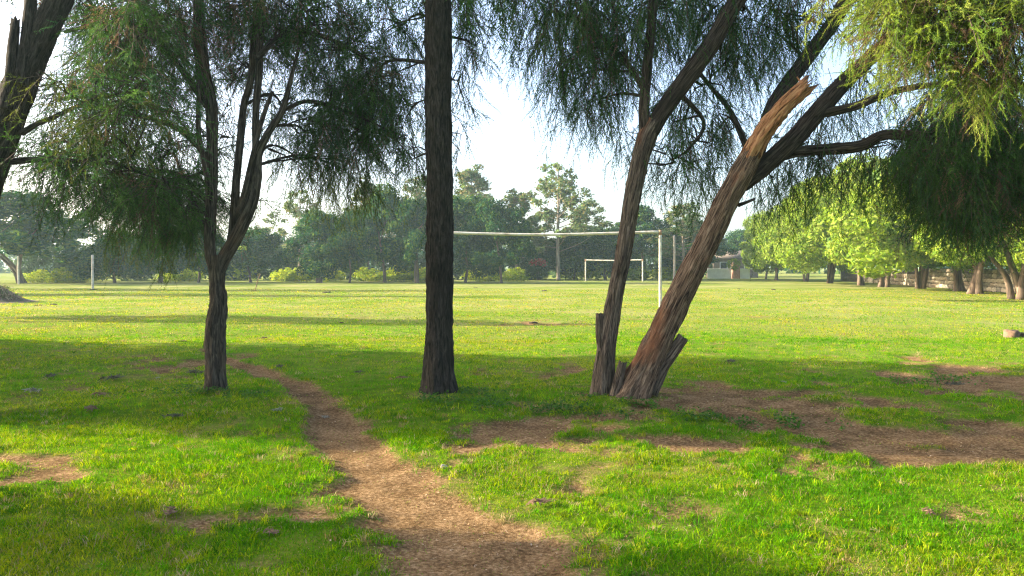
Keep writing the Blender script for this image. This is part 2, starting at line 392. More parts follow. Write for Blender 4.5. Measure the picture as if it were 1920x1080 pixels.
def tufts(n, y0, y1, power, per, hlo, hhi, w, two, spread, minw=0.0):
    x, y = scatter(n, y0, y1, power); d = dirt(x, y)
    k = (d < .55) & (fbm(x * 1.6, y * 1.6, 71, 3) + rng.normal(0, .1, n) > .47); x, y = x[k], y[k]; n = len(x)
    col = GREEN[rng.integers(0, 5, n)] * rng.uniform(.7, 1.35, (n, 1)); st = rng.random(n) < .16; col[st] = STRAW[rng.integers(0, 3, st.sum())] * .9
    hh = rng.uniform(hlo, hhi, n)
    x = np.repeat(x, per) + rng.normal(0, spread, n * per); y = np.repeat(y, per) + rng.normal(0, spread, n * per)
    G.put(*blades(x, y, np.repeat(hh, per) * rng.uniform(.5, 1.15, n * per), w * rng.uniform(.7, 1.3, n * per) + minw * y, np.repeat(col, per, 0) * rng.uniform(.75, 1.25, (n * per, 1)), rng.uniform(.3, 1.5, n * per), rng, two))
tufts(6500, 3.5, 8.5, 1.1, 16, .03, .075, .0048, True, .022)
tufts(6500, 8.0, 18, 1.2, 10, .03, .065, .005, False, .035, .0006)
tufts(3000, 17, 40, 1.2, 8, .03, .06, .007, False, .08, .0007)
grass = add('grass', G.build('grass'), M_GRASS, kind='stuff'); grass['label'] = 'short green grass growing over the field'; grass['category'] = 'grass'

# dry leaves, chips and twigs lying on the bare soil
LT = Acc(); n = 34000
x, y = scatter(n, 3.6, 13, 1.2); d = dirt(x, y)
keep = (rng.random(n) < np.clip(d * 0.9 - 0.1, 0.06, 1) * (0.25 + 0.9 * fbm(x * 2, y * 2, 8, 3))); x, y = x[keep], y[keep]; n = len(x)
c0 = np.stack([x, y, gz(x, y) + 0.006 + 0.01 * rng.random(n)], -1)
a1 = rng.uniform(0, 6.28, n); tw = rng.random(n) < 0.5
ln = np.where(tw, rng.uniform(0.02, 0.07, n), rng.uniform(0.008, 0.022, n)); wd = np.where(tw, 0.0018, ln * rng.uniform(0.35, 0.7, n))
e1 = np.stack([np.cos(a1), np.sin(a1), rng.normal(0, .25, n)], -1) * ln[:, None] / 2; e2 = np.stack([-np.sin(a1), np.cos(a1), rng.normal(0, .4, n)], -1) * wd[:, None] / 2
V = np.stack([c0 - e1, c0 + e2, c0 + e1, c0 - e2], 1).reshape(-1, 3)
T = (np.arange(n)[:, None, None] * 4 + np.array([[0, 1, 2], [0, 2, 3]])[None]).reshape(-1, 3)
pal = np.array([(0.40, 0.29, 0.18), (0.24, 0.15, 0.085), (0.13, 0.08, 0.05), (0.48, 0.38, 0.26), (0.33, 0.2, 0.11)])
LT.put(V, T, np.repeat(pal[rng.integers(0, 5, n)] * rng.uniform(.7, 1.1, (n, 1)), 4, 0))
lit = add('leaf_litter', LT.build('leaf_litter'), M_DRY, kind='stuff'); lit['label'] = 'dry leaf litter and twigs scattered on the bare soil'; lit['category'] = 'litter'

# low broad-leaved weeds round the near trunks and on a few tufts
W = Acc()
def weeds(cx, cy, rx, ry, n, size):
    r = np.sqrt(rng.random(n)); t = rng.uniform(0, 6.28, n)
    x = cx + np.cos(t) * r * rx; y = cy + np.sin(t) * r * ry
    k = (fbm(x * 4, y * 4, 31, 2) > 0.5) & (rng.random(len(x)) < 1.2 - r) ; x, y = x[k], y[k]; n = len(x)
    p = np.stack([x, y, gz(x, y) + rng.uniform(0.01, 0.07, n)], -1)
    u = norm(rng.normal(0, 1, (n, 3)) * (1, 1, .45)); v = norm(np.cross(u, rng.normal(0, .35, (n, 3)) + (0, 0, 1)))
    s = (size * rng.uniform(.6, 1.4, n))[:, None]
    V = np.stack([p - u * s * .2, p + v * s * .45 + u * s * .3, p + u * s, p - v * s * .45 + u * s * .3], 1).reshape(-1, 3)
    T = (np.arange(n)[:, None, None] * 4 + np.array([[0, 1, 2], [0, 2, 3]])[None]).reshape(-1, 3)
    c = np.array([(0.05, 0.14, 0.014), (0.07, 0.17, 0.018), (0.045, 0.11, 0.018)])[rng.integers(0, 3, n)] * rng.uniform(.8, 1.2, (n, 1))
    W.put(V, T, np.repeat(c, 4, 0))
for px, py, rx, ry, n in [(850, 752, .75, .55, 2600), (960, 770, .7, .4, 1300), (1130, 770, .9, .5, 2600), (1235, 775, .6, .35, 1500), (405, 750, .75, .5, 1800), (1390, 790, .9, .22, 1500), (1500, 800, .5, .2, 700), (1680, 715, 1.2, .5, 1500), (1770, 705, .6, .3, 900), (300, 740, 1.0, .5, 700)]:
    weeds(*gpt(px, py), rx, ry, n, 0.028)
wo = add('ground_cover', W.build('ground_cover'), M_LEAF, kind='stuff'); wo['label'] = 'low dark leafy weeds round the near tree bases'; wo['category'] = 'ground cover'

# ------------------------------------------------------------------ near feathery trees
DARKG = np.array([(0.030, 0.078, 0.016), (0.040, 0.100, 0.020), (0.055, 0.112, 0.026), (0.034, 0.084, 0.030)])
LITG = np.array([(0.10, 0.16, 0.028), (0.13, 0.18, 0.03), (0.085, 0.14, 0.03), (0.16, 0.19, 0.045)])  # brighter needle greens with the sunlight put into the colour
BROWN = np.array([(0.13, 0.085, 0.05), (0.10, 0.07, 0.045), (0.17, 0.12, 0.07)])

def sprays(A, base, dirv, Ln, K, nl, nw, droop, col, rng):
    n = len(base)
    L_ = Ln[:, None]; dz = np.array((0, 0, -1.0))
    cur = lambda t: base[:, None, :] + dirv[:, None, :] * (L_ * t)[..., None] + dz * (droop[:, None] * L_ * t * t)[..., None]
    # stem
    st = cur(np.broadcast_to(np.array([0, .55, 1.0]), (n, 3)))
    sw = norm(np.cross(dirv, rng.normal(0, 1, (n, 3)))) * 0.0022
    V = np.stack([st[:, 0] - sw, st[:, 0] + sw, st[:, 1] - sw, st[:, 1] + sw, st[:, 2]], 1)
    T = (np.arange(n)[:, None, None] * 5 + np.array([[0, 1, 3], [0, 3, 2], [2, 3, 4]])[None]).reshape(-1, 3)
    A.put(V.reshape(-1, 3), T, np.repeat(col * 0.8, 5, 0))
    # needles
    t = (np.arange(K)[None] + rng.random((n, K))) / K
    p = cur(t)
    tan = norm(dirv[:, None, :] + dz * (2 * droop[:, None] * t)[..., None])
    perp = norm(np.cross(tan, rng.normal(0, 1, (n, K, 3))))
    nd = norm(tan * 0.75 + perp * 0.8 + np.array((0, 0, -0.12)))
    wv = norm(np.cross(nd, rng.normal(0, 1, (n, K, 3)))) * (nw / 2)
    ll = nl * (1.0 - 0.45 * t) * rng.uniform(.7, 1.25, (n, K))
    V = np.stack([p - wv, p + wv, p + nd * ll[..., None]], 2).reshape(-1, 3)
    T = np.arange(n * K * 3).reshape(-1, 3)
    c = np.repeat(np.repeat(col, K, 0) * rng.uniform(.8, 1.25, (n * K, 1)), 3, 0)
    A.put(V, T, c)

class NearTree:
    def __init__(s, name, label, base, seed):
        s.o = empty(name, base); tag(s.o, label, 'tree', 'feathery trees in the near row')
        s.base = np.array(base); s.rng = np.random.default_rng(seed); s.seed = seed
        s.A = Acc(); s.tw = []; s.limbs = []; s.bl = []
    def limb(s, name, spec, d, mat, sides=14, rough=0.1, flare=0.0, lump=0.05, label=None, jag=0.0, dd=0.0, step=0.04, attach=True, cap=True):
        """spec: (px, py, width px[, extra depth])"""
        pts = []; rad = []
        for q in spec:
            dep = d + (q[3] if len(q) > 3 else 0.0)
            pts.append(P(q[0], q[1], dep) - s.base); rad.append(q[2] / F * dep / 2)
        t = tube(pts, rad, sides, step, rough, s.seed + len(s.limbs), cap, flare, lump, jag)
        o = add(name, join_tubes(name, [t]), mat, s.o)
        if label: o['label'] = label
        if attach:
            c, r = catmull(pts, rad, 0.15); s.limbs.append((c, r))
        return o
    def nearest(s, p):
        best = None
        for c, r in s.limbs:
            q = c + np.array((0, 0, 0.0)); dv = np.linalg.norm((q - p) * (1, 1, 0.8), axis=1) + np.maximum(q[:, 2] - p[2], 0) * 0.9
            i = dv.argmin()
            if best is None or dv[i] < best[0]: best = (dv[i], q[i], r[i])
        return best
    def foliage(s, c, rad, n, hang=0.6, pal=DARKG, brown=0.06, K=14, nl=0.040, nw=0.0072, sl=0.20, tl=0.5, nspray=11, branch=True, out=0.5, up=0.0):
        """n drooping twigs filling an ellipsoid; a side branch carries them"""
        R = s.rng; c = np.asarray(c, float) - s.base; rad = np.asarray(rad, float)
        if branch:
            _, q, r = s.nearest(c)
            mid = (q + c) / 2 + R.normal(0, .08, 3) + (0, 0, 0.12 * np.linalg.norm(c - q))
            r0 = min(r * 0.55, 0.012 + 0.012 * np.linalg.norm(c - q)); s.bl.append(tube([q, mid, c], [r0, r0 * .7, .006], 6, .08, 0.08, s.seed, False))
            k = max(3, min(12, n // 7))
            for _ in range(k):
                e = c + norm(R.normal(0, 1, 3)) * rad * R.uniform(.55, .95)
                f = R.uniform(.35, .9); st = (q * (1 - f) + mid * f) if R.random() < .4 else (mid * (1 - f) + c * f)
                m2 = (st + e) / 2 + R.normal(0, .06, 3) + (0, 0, .06)
                s.bl.append(tube([st, m2, e], [.011, .0075, .003], 4, .1, 0, 0, False))
        u = norm(R.normal(0, 1, (n, 3))) * (R.random((n, 1)) ** 0.45) * rad
        st = c + u
        outd = norm(u / rad + R.normal(0, .45, (n, 3)))
        d0 = norm(outd * out + np.array((0, 0, -hang + up)) + R.normal(0, .28, (n, 3)))
        tl_ = tl * R.uniform(.55, 1.3, n)
        # twig curve: quadratic droop, with a little curl
        dr = hang * 0.35
        side = norm(R.normal(0, 1, (n, 3))) * 0.10
        f = lambda t: st[:, None] + d0[:, None] * (tl_[:, None] * t)[..., None] + (np.array((0, 0, -dr)) + side)[:, None] * (tl_[:, None] * t * t)[..., None]
        tp = f(np.broadcast_to(np.array([-.25, .3, .65, 1.0]), (n, 4)))
        # three-sided twig tube
        w1 = norm(np.cross(d0, R.normal(0, 1, (n, 3)))); w2 = norm(np.cross(d0, w1))
        rr = np.array([.0045, .0036, .0026, .0012])
        ring = [tp + (w1[:, None] * math.cos(a) + w2[:, None] * math.sin(a)) * rr[None, :, None] for a in (0, 2.09, 4.19)]
        V = np.stack(ring, 2).reshape(n, 12, 3)
        q4 = []
        for j in range(3):
            for k in range(3):
                a_, b_ = j * 3 + k, j * 3 + (k + 1) % 3; q4 += [(a_, b_, b_ + 3), (a_, b_ + 3, a_ + 3)]
        s.tw.append((V.reshape(-1, 3), (np.arange(n)[:, None, None] * 12 + np.array(q4)[None]).reshape(-1, 3)))
        # sprays
        S = nspray
        t = (np.arange(S)[None] + R.random((n, S))) / S
        p = f(t).reshape(-1, 3)
        tan = norm(d0[:, None] + (np.array((0, 0, -dr)) + side)[:, None] * (2 * t)[..., None]).reshape(-1, 3)
        sd = norm(tan * 0.8 + norm(np.cross(tan, R.normal(0, 1, tan.shape))) * 0.75 + np.array((0, 0, -hang * 0.5)))
        col = pal[R.integers(0, len(pal), n)] * R.uniform(.75, 1.3, (n, 1))
        bm = R.random(n) < brown; col[bm] = BROWN[R.integers(0, 3, bm.sum())]
        col = np.repeat(col, S, 0) * R.uniform(.85, 1.15, (n * S, 1))
        sprays(s.A, p, sd, sl * R.uniform(.5, 1.25, n * S), K, nl, nw, np.full(n * S, hang * .35), col, R)
    def fol_px(s, px, py, d, rx, ry, rd, n, **kw):
        s.foliage(P(px, py, d), (rx / F * d, rd, ry / F * d), n, **kw)
    def finish(s, mat=None):
        cr = add('crown', s.A.build('crown'), mat or M_NEEDLE, s.o, kind='stuff')
        if s.bl: add('branches', join_tubes('branches', s.bl), M_LIMB, s.o, kind='stuff')
        v = []; t = []; k = 0
        for V, T in s.tw: v.append(V); t.append(T + k); k += len(V)
        add('twigs', mesh_from('twigs', np.vstack(v), np.vstack(t)), M_TWIG, cr, kind='stuff')

M_TWIG = plain_mat('twig_wood', (0.035, 0.026, 0.02), (0.085, 0.06, 0.042), 20, .9, 0)
COARSE = dict(K=8, nl=0.075, nw=0.018, sl=0.30, tl=0.8, nspray=10)

# --- tree with straight dark trunk in the middle
d = 9.4; bx, by = gpt(823, 744)
tc = NearTree('straight_tree', 'tall tree with straight dark trunk standing alone in the middle of the view', (bx, d, 0.0), 11)
tc.limb('trunk', [(824, 754, 62), (823, 715, 54), (823, 660, 52), (824, 600, 50), (825, 500, 50), (825, 400, 50), (823, 300, 49), (821, 200, 50), (822, 100, 51), (821, 0, 49), (820, -160, 44, .1), (828, -420, 32, .3), (840, -650, 16, .5)], d, M_BARK_DARK, 64, 0.13, 0.32, 0.06, step=.025)
for px, py, dd, rx, ry, rd, n in [(740, 60, .6, 70, 90, .7, 62), (700, 150, .9, 60, 70, .6, 40), (868, 10, .5, 36, 50, .5, 40), (882, 80, .6, 22, 45, .4, 14), (862, 150, .4, 18, 60, .4, 12), (862, 250, .4, 10, 50, .3, 4), (760, 200, .6, 50, 80, .5, 32), (770, 300, .6, 30, 60, .4, 10)]:
    tc.fol_px(px, py, d + dd, rx, ry, rd, n, hang=.7)
for x_, y_, z_, r in [(-.6, 9.8, 5.8, 1.3), (.4, 10.2, 6.8, 1.4), (-1.2, 9.8, 7.6, 1.3), (-.4, 9.2, 8.6, 1.2), (-.8, 11.2, 6.3, 1.3)]:
    tc.foliage((x_, y_, z_), (r, r * .9, r * .8), 75, **COARSE)
tc.finish()

# --- forked tree on the left
d = 9.5; bx, by = gpt(405, 739)
tb = NearTree('forked_tree', 'slender tree forking into several upright stems beside the dirt path', (bx, d, 0.0), 23)
tb.limb('trunk', [(405, 752, 44), (406, 720, 36), (404, 690, 33), (403, 650, 38), (404, 610, 38), (408, 570, 32), (406, 530, 27), (407, 500, 30), (407, 478, 32)], d, M_BARK_B, 48, 0.20, 0.30, 0.16, step=.025)
tb.limb('limb', [(404, 515, 22), (394, 467, 20), (395, 400, 21), (397, 340, 22), (398, 270, 21), (396, 200, 22), (382, 130, 23), (374, 60, 21), (372, 0, 20), (366, -120, 20), (350, -260, 12)], d, M_BARK_B, 22, 0.12, lump=.06)
tb.limb('limb', [(408, 515, 24), (420, 485, 26), (446, 440, 25), (470, 385, 23), (480, 335, 21), (484, 290, 17), (503, 249, 13), (529, 207, 12), (542, 161, 9), (560, 90, 6)], d, M_BARK_B, 22, 0.12, lump=.06)
tb.limb('limb', [(425, 478, 16, .08), (436, 440, 18, .1), (440, 390, 17, .1), (443, 340, 15, .1), (451, 259, 14, .15), (457, 197, 13, .2), (470, 150, 13, .2), (477, 52, 12, .3), (490, -60, 9, .4)], d, M_BARK_B, 16, 0.1)
tb.limb('limb', [(478, 345, 13), (479, 290, 13, .05), (480, 207, 13, .1), (486, 130, 14, .15), (489, 50, 12, .2), (500, -100, 9, .2)], d, M_BARK_B, 16, 0.1)
tb.limb('limb', [(446, 400, 12), (458, 365, 12), (472, 300, 10), (492, 223, 9), (511, 171, 7)], d - .08, M_BARK_B, 10, 0.08)
tb.limb('limb', [(392, 350, 11), (384, 311, 10), (372, 240, 9), (372, 145, 8), (360, 60, 6)], d - .1, M_BARK_B, 10, 0.08)
tb.limb('limb', [(390, 200, 14), (340, 130, 12, -.2), (280, 60, 11, -.3), (212, 41, 9, -.4), (120, 60, 6, -.4)], d, M_LIMB, 10, 0.08)
tb.limb('limb', [(395, 300, 9), (330, 240, 9, .3), (250, 215, 8, .4), (150, 200, 6, .5), (90, 230, 4, .5)], d, M_LIMB, 8, 0.08)
tb.limb('limb', [(398, 390, 8), (340, 330, 8, .2), (270, 318, 7, .3), (190, 305, 5, .4)], d, M_LIMB, 8, 0.08)
tb.limb('limb', [(480, 110, 12), (540, 60, 10, .2), (610, 70, 8, .3), (690, 110, 5, .3)], d, M_LIMB, 8, 0.08)
tb.limb('limb', [(530, 207, 9), (580, 190, 8, .2), (650, 210, 6, .3), (720, 240, 4, .4)], d, M_LIMB, 8, 0.08)
FB = [  # px py ddepth rx ry rd n brown
    (430, 40, .3, 120, 60, .7, 150, .25), (560, 30, .4, 110, 60, .8, 130, .3), (300, 40, -.3, 110, 60, .7, 120, .2), (200, 60, .3, 80, 60, .6, 60, .1),
    (520, 120, .6, 80, 60, .6, 70, .3), (640, 120, .5, 90, 70, .7, 120, .05), (700, 200, .6, 70, 80, .6, 110, .03), (620, 220, .6, 80, 60, .6, 90, .05),
    (330, 140, .2, 90, 60, .6, 80, .3), (230, 150, 0, 90, 60, .6, 80, .1), (140, 220, -.1, 80, 60, .6, 60, .05), (250, 250, .4, 110, 60, .7, 85, .05),
    (330, 330, .4, 90, 60, .6, 70, .06), (180, 340, .3, 100, 50, .6, 70, .05), (290, 400, .2, 90, 45, .6, 120, .03), (370, 410, .4, 50, 50, .5, 85, .03),
    (330, 445, .2, 70, 30, .5, 60, .05), (220, 400, .3, 70, 40, .6, 55, .08), (120, 310, .2, 70, 40, .5, 36, .05), (90, 350, .3, 50, 40, .5, 22, .05),
    (580, 300, .8, 80, 50, .6, 46, .1), (660, 300, .8, 60, 50, .6, 50, .05), (540, 240, .8, 50, 60, .5, 26, .1), (740, 300, .8, 40, 50, .5, 26, .03), (430, 180, .6, 50, 80, .5, 36, .2), (430, 300, .6, 40, 60, .5, 14, .1), (460, 430, .4, 30, 30, .4, 8, .1)]
for px, py, dd, rx, ry, rd, n, br in FB:
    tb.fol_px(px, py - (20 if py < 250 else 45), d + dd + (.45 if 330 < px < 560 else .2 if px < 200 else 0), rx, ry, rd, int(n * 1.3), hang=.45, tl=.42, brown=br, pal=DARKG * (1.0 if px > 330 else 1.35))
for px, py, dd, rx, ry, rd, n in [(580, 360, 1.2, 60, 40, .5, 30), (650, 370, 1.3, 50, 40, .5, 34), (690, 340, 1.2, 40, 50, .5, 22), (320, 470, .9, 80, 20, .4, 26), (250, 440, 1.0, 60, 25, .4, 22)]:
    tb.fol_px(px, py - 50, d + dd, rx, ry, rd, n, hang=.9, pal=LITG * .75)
for x_, y_, z_, r in [(-4.6, 9.6, 5.7, 1.5), (-3.4, 9.4, 6.6, 1.6), (-2.4, 9.8, 5.7, 1.4), (-4.2, 10.4, 7.6, 1.5), (-3.0, 10.6, 8.3, 1.3), (-5.4, 10.6, 6.4, 1.4), (-2.6, 11.4, 6.4, 1.5)]:
    tb.foliage((x_, y_, z_), (r, r * .9, r * .75), 90, **COARSE)
tb.finish()

# --- double-stemmed leaning tree on the right
d = 9.1; bx, by = gpt(1165, 752)
td = NearTree('leaning_double_tree', 'tree with two stems, one upright and one leaning far right with a torn reddish stub', (bx, d, 0.0), 37)
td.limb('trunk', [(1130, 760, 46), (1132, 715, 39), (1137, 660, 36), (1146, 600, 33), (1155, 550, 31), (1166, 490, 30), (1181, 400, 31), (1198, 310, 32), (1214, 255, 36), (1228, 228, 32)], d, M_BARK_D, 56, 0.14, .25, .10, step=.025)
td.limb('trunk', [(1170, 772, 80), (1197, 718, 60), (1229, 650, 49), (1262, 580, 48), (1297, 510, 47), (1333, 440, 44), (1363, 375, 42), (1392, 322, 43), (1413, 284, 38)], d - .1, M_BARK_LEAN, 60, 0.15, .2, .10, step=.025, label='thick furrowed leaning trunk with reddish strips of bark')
td.limb('stump', [(1131, 665, 22), (1126, 625, 18), (1124, 588, 13)], d - .02, M_BARK_D, 24, .12, lump=.08, jag=.02, attach=False, label='sawn-off shoot on the upright stem')
td.limb('stump', [(1216, 735, 36), (1240, 690, 27), (1264, 657, 23), (1281, 633, 22)], d - .12, M_BARK_D, 28, .12, lump=.08, jag=.025, attach=False, label='cut stump of a side branch low on the leaning trunk')
td.limb('stump', [(1152, 745, 22), (1160, 712, 19), (1168, 680, 15)], d - .16, M_BARK_D, 16, .12, jag=.04, attach=False, label='small dead stump between the two stems')
td.limb('broken_stub', [(1376, 356, 26, .12), (1400, 308, 34, .04), (1433, 248, 34, -.05), (1466, 205, 32, -.12), (1493, 178, 33, -.14), (1512, 161, 30, -.15)], d - .14, M_BARK_RED, 40, .34, lump=.14, step=.025, jag=.18, attach=False, label='torn reddish stub of a snapped limb')
td.limb('splinter', [(1500, 168, 7), (1502, 154, 5), (1494, 144, 2)], d - .26, M_BARK_RED, 6, .05, attach=False)
td.limb('limb', [(1212, 275, 24), (1208, 200, 20), (1214, 120, 19), (1222, 40, 18), (1230, -60, 18), (1240, -220, 10)], d, M_BARK_D_SHADED, 18, .1)
td.limb('limb', [(1220, 247, 32), (1245, 205, 32), (1285, 150, 34), (1330, 88, 33), (1370, 20, 31), (1420, -60, 30), (1470, -180, 20, .3)], d, M_BARK_D_SHADED, 22, .1)
td.limb('limb', [(1390, 345, 34, .02), (1430, 313, 36, .05), (1485, 264, 36, .1), (1531, 212, 34, .15), (1583, 155, 31, .2), (1640, 100, 27, .3), (1710, 40, 26, .4), (1790, -40, 20, .5), (1880, -140, 12, .6)], d, M_BARK_D_SHADED, 22, .1)
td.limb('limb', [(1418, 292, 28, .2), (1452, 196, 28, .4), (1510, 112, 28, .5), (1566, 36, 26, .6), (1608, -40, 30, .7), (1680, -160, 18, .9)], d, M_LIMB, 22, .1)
td.limb('limb', [(1455, 295, 22, .1), (1500, 284, 20, .15), (1560, 279, 22, .1), (1615, 273, 22, 0), (1660, 253, 20, -.1), (1740, 255, 20, -.2), (1842, 246, 15, -.3), (1930, 260, 10, -.4)], d, M_BARK_D_SHADED, 18, .1)
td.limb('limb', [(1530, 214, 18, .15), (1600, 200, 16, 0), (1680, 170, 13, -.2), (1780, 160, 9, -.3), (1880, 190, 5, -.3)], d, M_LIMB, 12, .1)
td.limb('limb', [(1384, 385, 8), (1398, 380, 6), (1415, 373, 5)], d, M_LIMB, 8, .05, attach=False)
td.limb('limb', [(1410, 300, 14, .3), (1370, 210, 10, .4), (1330, 160, 8, .5), (1290, 110, 6, .6)], d, M_LIMB, 8, .08)
td.limb('limb', [(1210, 170, 12), (1160, 100, 10, .2), (1090, 40, 8, .3), (1030, 20, 5, .3)], d, M_LIMB, 8, .08)
td.limb('limb', [(1270, 170, 10, .1), (1320, 230, 7, .3), (1290, 280, 5, .3), (1260, 300, 3, .3)], d, M_LIMB, 8, .08)
FD = [(1080, 40, .3, 90, 50, .7, 115), (1160, 60, .3, 80, 60, .7, 110), (1020, 90, .4, 45, 50, .6, 44), (1090, 130, .4, 65, 50, .6, 80), (1000, 20, .4, 50, 40, .5, 34),
      (1160, 160, .4, 50, 60, .6, 52), (1120, 220, .5, 50, 40, .5, 30), (1060, 190, .5, 40, 40, .5, 22), (1260, 50, .4, 70, 60, .7, 80), (1340, 40, .6, 70, 60, .7, 75),
      (1300, 200, .6, 60, 70, .6, 46), (1370, 140, .6, 60, 60, .6, 44), (1440, 80, .7, 70, 70, .7, 60), (1350, 270, .6, 50, 50, .5, 34), (1290, 300, .6, 60, 45, .5, 34), (1260, 250, .5, 40, 50, .5, 26),
      (1500, 60, .8, 60, 60, .6, 48), (1190, 290, .6, 40, 40, .4, 12), (1540, 240, .6, 70, 40, .5, 34), (1480, 320, .6, 60, 40, .5, 30), (1540, 330, .5, 70, 45, .5, 38), (1450, 370, .5, 40, 40, .4, 20), (1600, 180, .4, 60, 50, .5, 40), (1300, 350, .6, 45, 40, .5, 22), (1240, 340, .6, 35, 40, .4, 9), (1390, 60, .5, 60, 50, .6, 44), (1640, 320, .3, 60, 40, .5, 40)]
for px, py, dd, rx, ry, rd, n in FD:
    td.fol_px(px, py - 32, d + dd, rx, ry, rd, int(n * .95), hang=.8, brown=.05)
# dense shaded curtain hanging from the horizontal limb
for px, py, dd, rx, ry, rd, n in [(1760, 300, -.2, 70, 60, .7, 190), (1840, 300, -.2, 80, 60, .8, 230), (1910, 330, -.3, 60, 70, .8, 190), (1800, 380, -.2, 80, 50, .7, 190), (1880, 400, -.3, 60, 50, .7, 150), (1790, 440, -.2, 50, 35, .6, 70), (1720, 360, -.1, 35, 50, .5, 50), (1850, 450, -.2, 30, 30, .5, 30), (1830, 220, 0, 100, 50, .7, 150)]:
    td.fol_px(px, py - 58, d + dd, rx, ry, rd, n, hang=.62, tl=.42, brown=.06, pal=DARKG * .95)
for x_, y_, z_, r in [(1.4, 9.6, 5.7, 1.4), (2.4, 9.6, 6.6, 1.5), (3.6, 9.8, 5.9, 1.4), (3.4, 10.6, 7.4, 1.4), (4.8, 9.9, 6.2, 1.4), (5.8, 9.6, 5.2, 1.4), (2.2, 11.2, 6.4, 1.5)]:
    td.foliage((x_, y_, z_), (r, r * .9, r * .75), 85, **COARSE)
td.finish()

# --- thick leaning trunk at the left edge
d = 8.2; bx = (-135 - 960) / F * d
ta = NearTree('thick_leaning_tree', 'thick dark trunk leaning in at the left edge of the view with a broken stub', (bx, d, 0.0), 51)
ta.limb('trunk', [(-150, 785, 110), (-134, 650, 94), (-100, 520, 86), (-56, 400, 78), (-16, 295, 68), (16, 210, 62), (46, 140, 56), (82, 60, 50), (114, -10, 46), (148, -100, 40), (190, -260, 28), (220, -400, 14)], d, M_BARK_DARK, 40, .12, .2, .06)
ta.limb('limb', [(38, 160, 34), (50, 85, 24), (58, 0, 22), (62, -80, 18), (50, -200, 10)], d - .1, M_BARK_DARK, 18, .1)
ta.limb('broken_stub', [(10, 205, 28), (20, 150, 23), (24, 95, 20), (29, 38, 15)], d - .15, M_BARK_DARK, 18, .14, jag=.08, attach=False, label='snapped upright stub')
ta.limb('limb', [(40, 250, 12), (70, 232, 10), (95, 222, 9), (180, 185, 7), (260, 170, 4)], d, M_LIMB, 8, .08)
ta.limb('limb', [(-5, 306, 14), (60, 300, 12), (130, 302, 10), (210, 306, 8), (290, 335, 4)], d, M_LIMB, 8, .08)
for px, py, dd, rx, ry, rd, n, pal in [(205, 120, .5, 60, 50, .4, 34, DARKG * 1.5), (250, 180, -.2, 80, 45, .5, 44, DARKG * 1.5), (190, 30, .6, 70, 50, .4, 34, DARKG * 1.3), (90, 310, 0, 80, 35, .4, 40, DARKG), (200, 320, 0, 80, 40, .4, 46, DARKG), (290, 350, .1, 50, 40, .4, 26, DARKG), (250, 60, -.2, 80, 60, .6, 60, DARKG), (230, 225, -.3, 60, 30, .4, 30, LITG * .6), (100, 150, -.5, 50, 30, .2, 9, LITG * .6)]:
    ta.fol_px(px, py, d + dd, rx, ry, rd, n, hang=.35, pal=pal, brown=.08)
for x_, y_, z_, r in [(-5.0, 9.2, 6.9, 1.2), (-5.8, 9.4, 7.6, 1.3), (-4.2, 9.0, 7.2, 1.1), (-7.4, 9.6, 6.2, 1.2)]:
    ta.foliage((x_, y_, z_), (r, r * .8, r * .75), 75, **COARSE)
ta.finish()

# --- tree just outside the right edge whose sunlit boughs hang into the view
d = 5.6
tr_ = NearTree('sunlit_bough_tree', 'tree at the right edge with sunlit yellow-green boughs hanging in from the top', (5.6, 6.0, 0.0), 67)
s0 = lambda X, Y, Z: (960 + X / Y * F, HZ - (Z - CH) / Y * F)
def wl_(pts): return [(*s0(X, Y, Z), w / Y * F, Y - d) for X, Y, Z, w in pts]
tr_.limb('trunk', wl_([(5.6, 6.0, -.05, .42), (5.55, 6.0, 1.2, .36), (5.3, 5.95, 2.4, .32), (5.1, 5.9, 3.6, .28), (5.0, 5.8, 5.0, .2), (4.8, 5.7, 6.4, .1)]), d, M_BARK_D, 24, .12, .25, .05)
tr_.limb('limb', wl_([(5.12, 5.9, 3.5, .14), (4.6, 5.75, 4.2, .10), (3.9, 5.6, 4.45, .07), (3.0, 5.5, 4.4, .04)]), d, M_LIMB, 10, .1)
tr_.limb('limb', wl_([(5.2, 5.92, 3.0, .12), (4.7, 5.6, 3.6, .08), (4.1, 5.4, 3.75, .05), (3.4, 5.3, 3.6, .025)]), d, M_LIMB, 10, .1)
FINE = dict(K=26, nl=0.030, nw=0.0040, sl=0.15, tl=0.36, nspray=10)
for px, py, dd, rx, ry, rd, n in [(1670, 40, 0, 60, 40, .35, 42), (1720, 30, 0, 80, 45, .4, 60), (1810, 40, -.1, 80, 50, .4, 70), (1890, 60, -.2, 60, 60, .4, 66), (1700, 110, 0, 60, 40, .35, 38), (1790, 130, -.1, 70, 45, .4, 56), (1880, 150, -.2, 60, 50, .4, 56), (1660, 110, .1, 40, 40, .3, 22), (1740, 190, 0, 45, 35, .3, 20), (1850, 220, -.1, 50, 40, .3, 30), (1910, 260, -.2, 25, 40, .3, 14), (1690, 170, .1, 40, 35, .3, 16), (1600, 10, .2, 40, 30, .3, 12)]:
    tr_.fol_px(px, py * .8 - 50, d + dd, rx, ry * .8, rd, n, hang=.35, pal=LITG * 1.5, brown=.17, **FINE)  # palette raised further so the boughs look sunlit
for x_, y_, z_, r in [(4.6, 5.9, 5.6, 1.1), (5.6, 6.3, 6.2, 1.2), (6.2, 6.4, 5.0, 1.2)]:
    tr_.foliage((x_, y_, z_), (r, r * .8, r * .75), 60, pal=LITG, **COARSE)
tr_.finish(M_SUNLEAF)

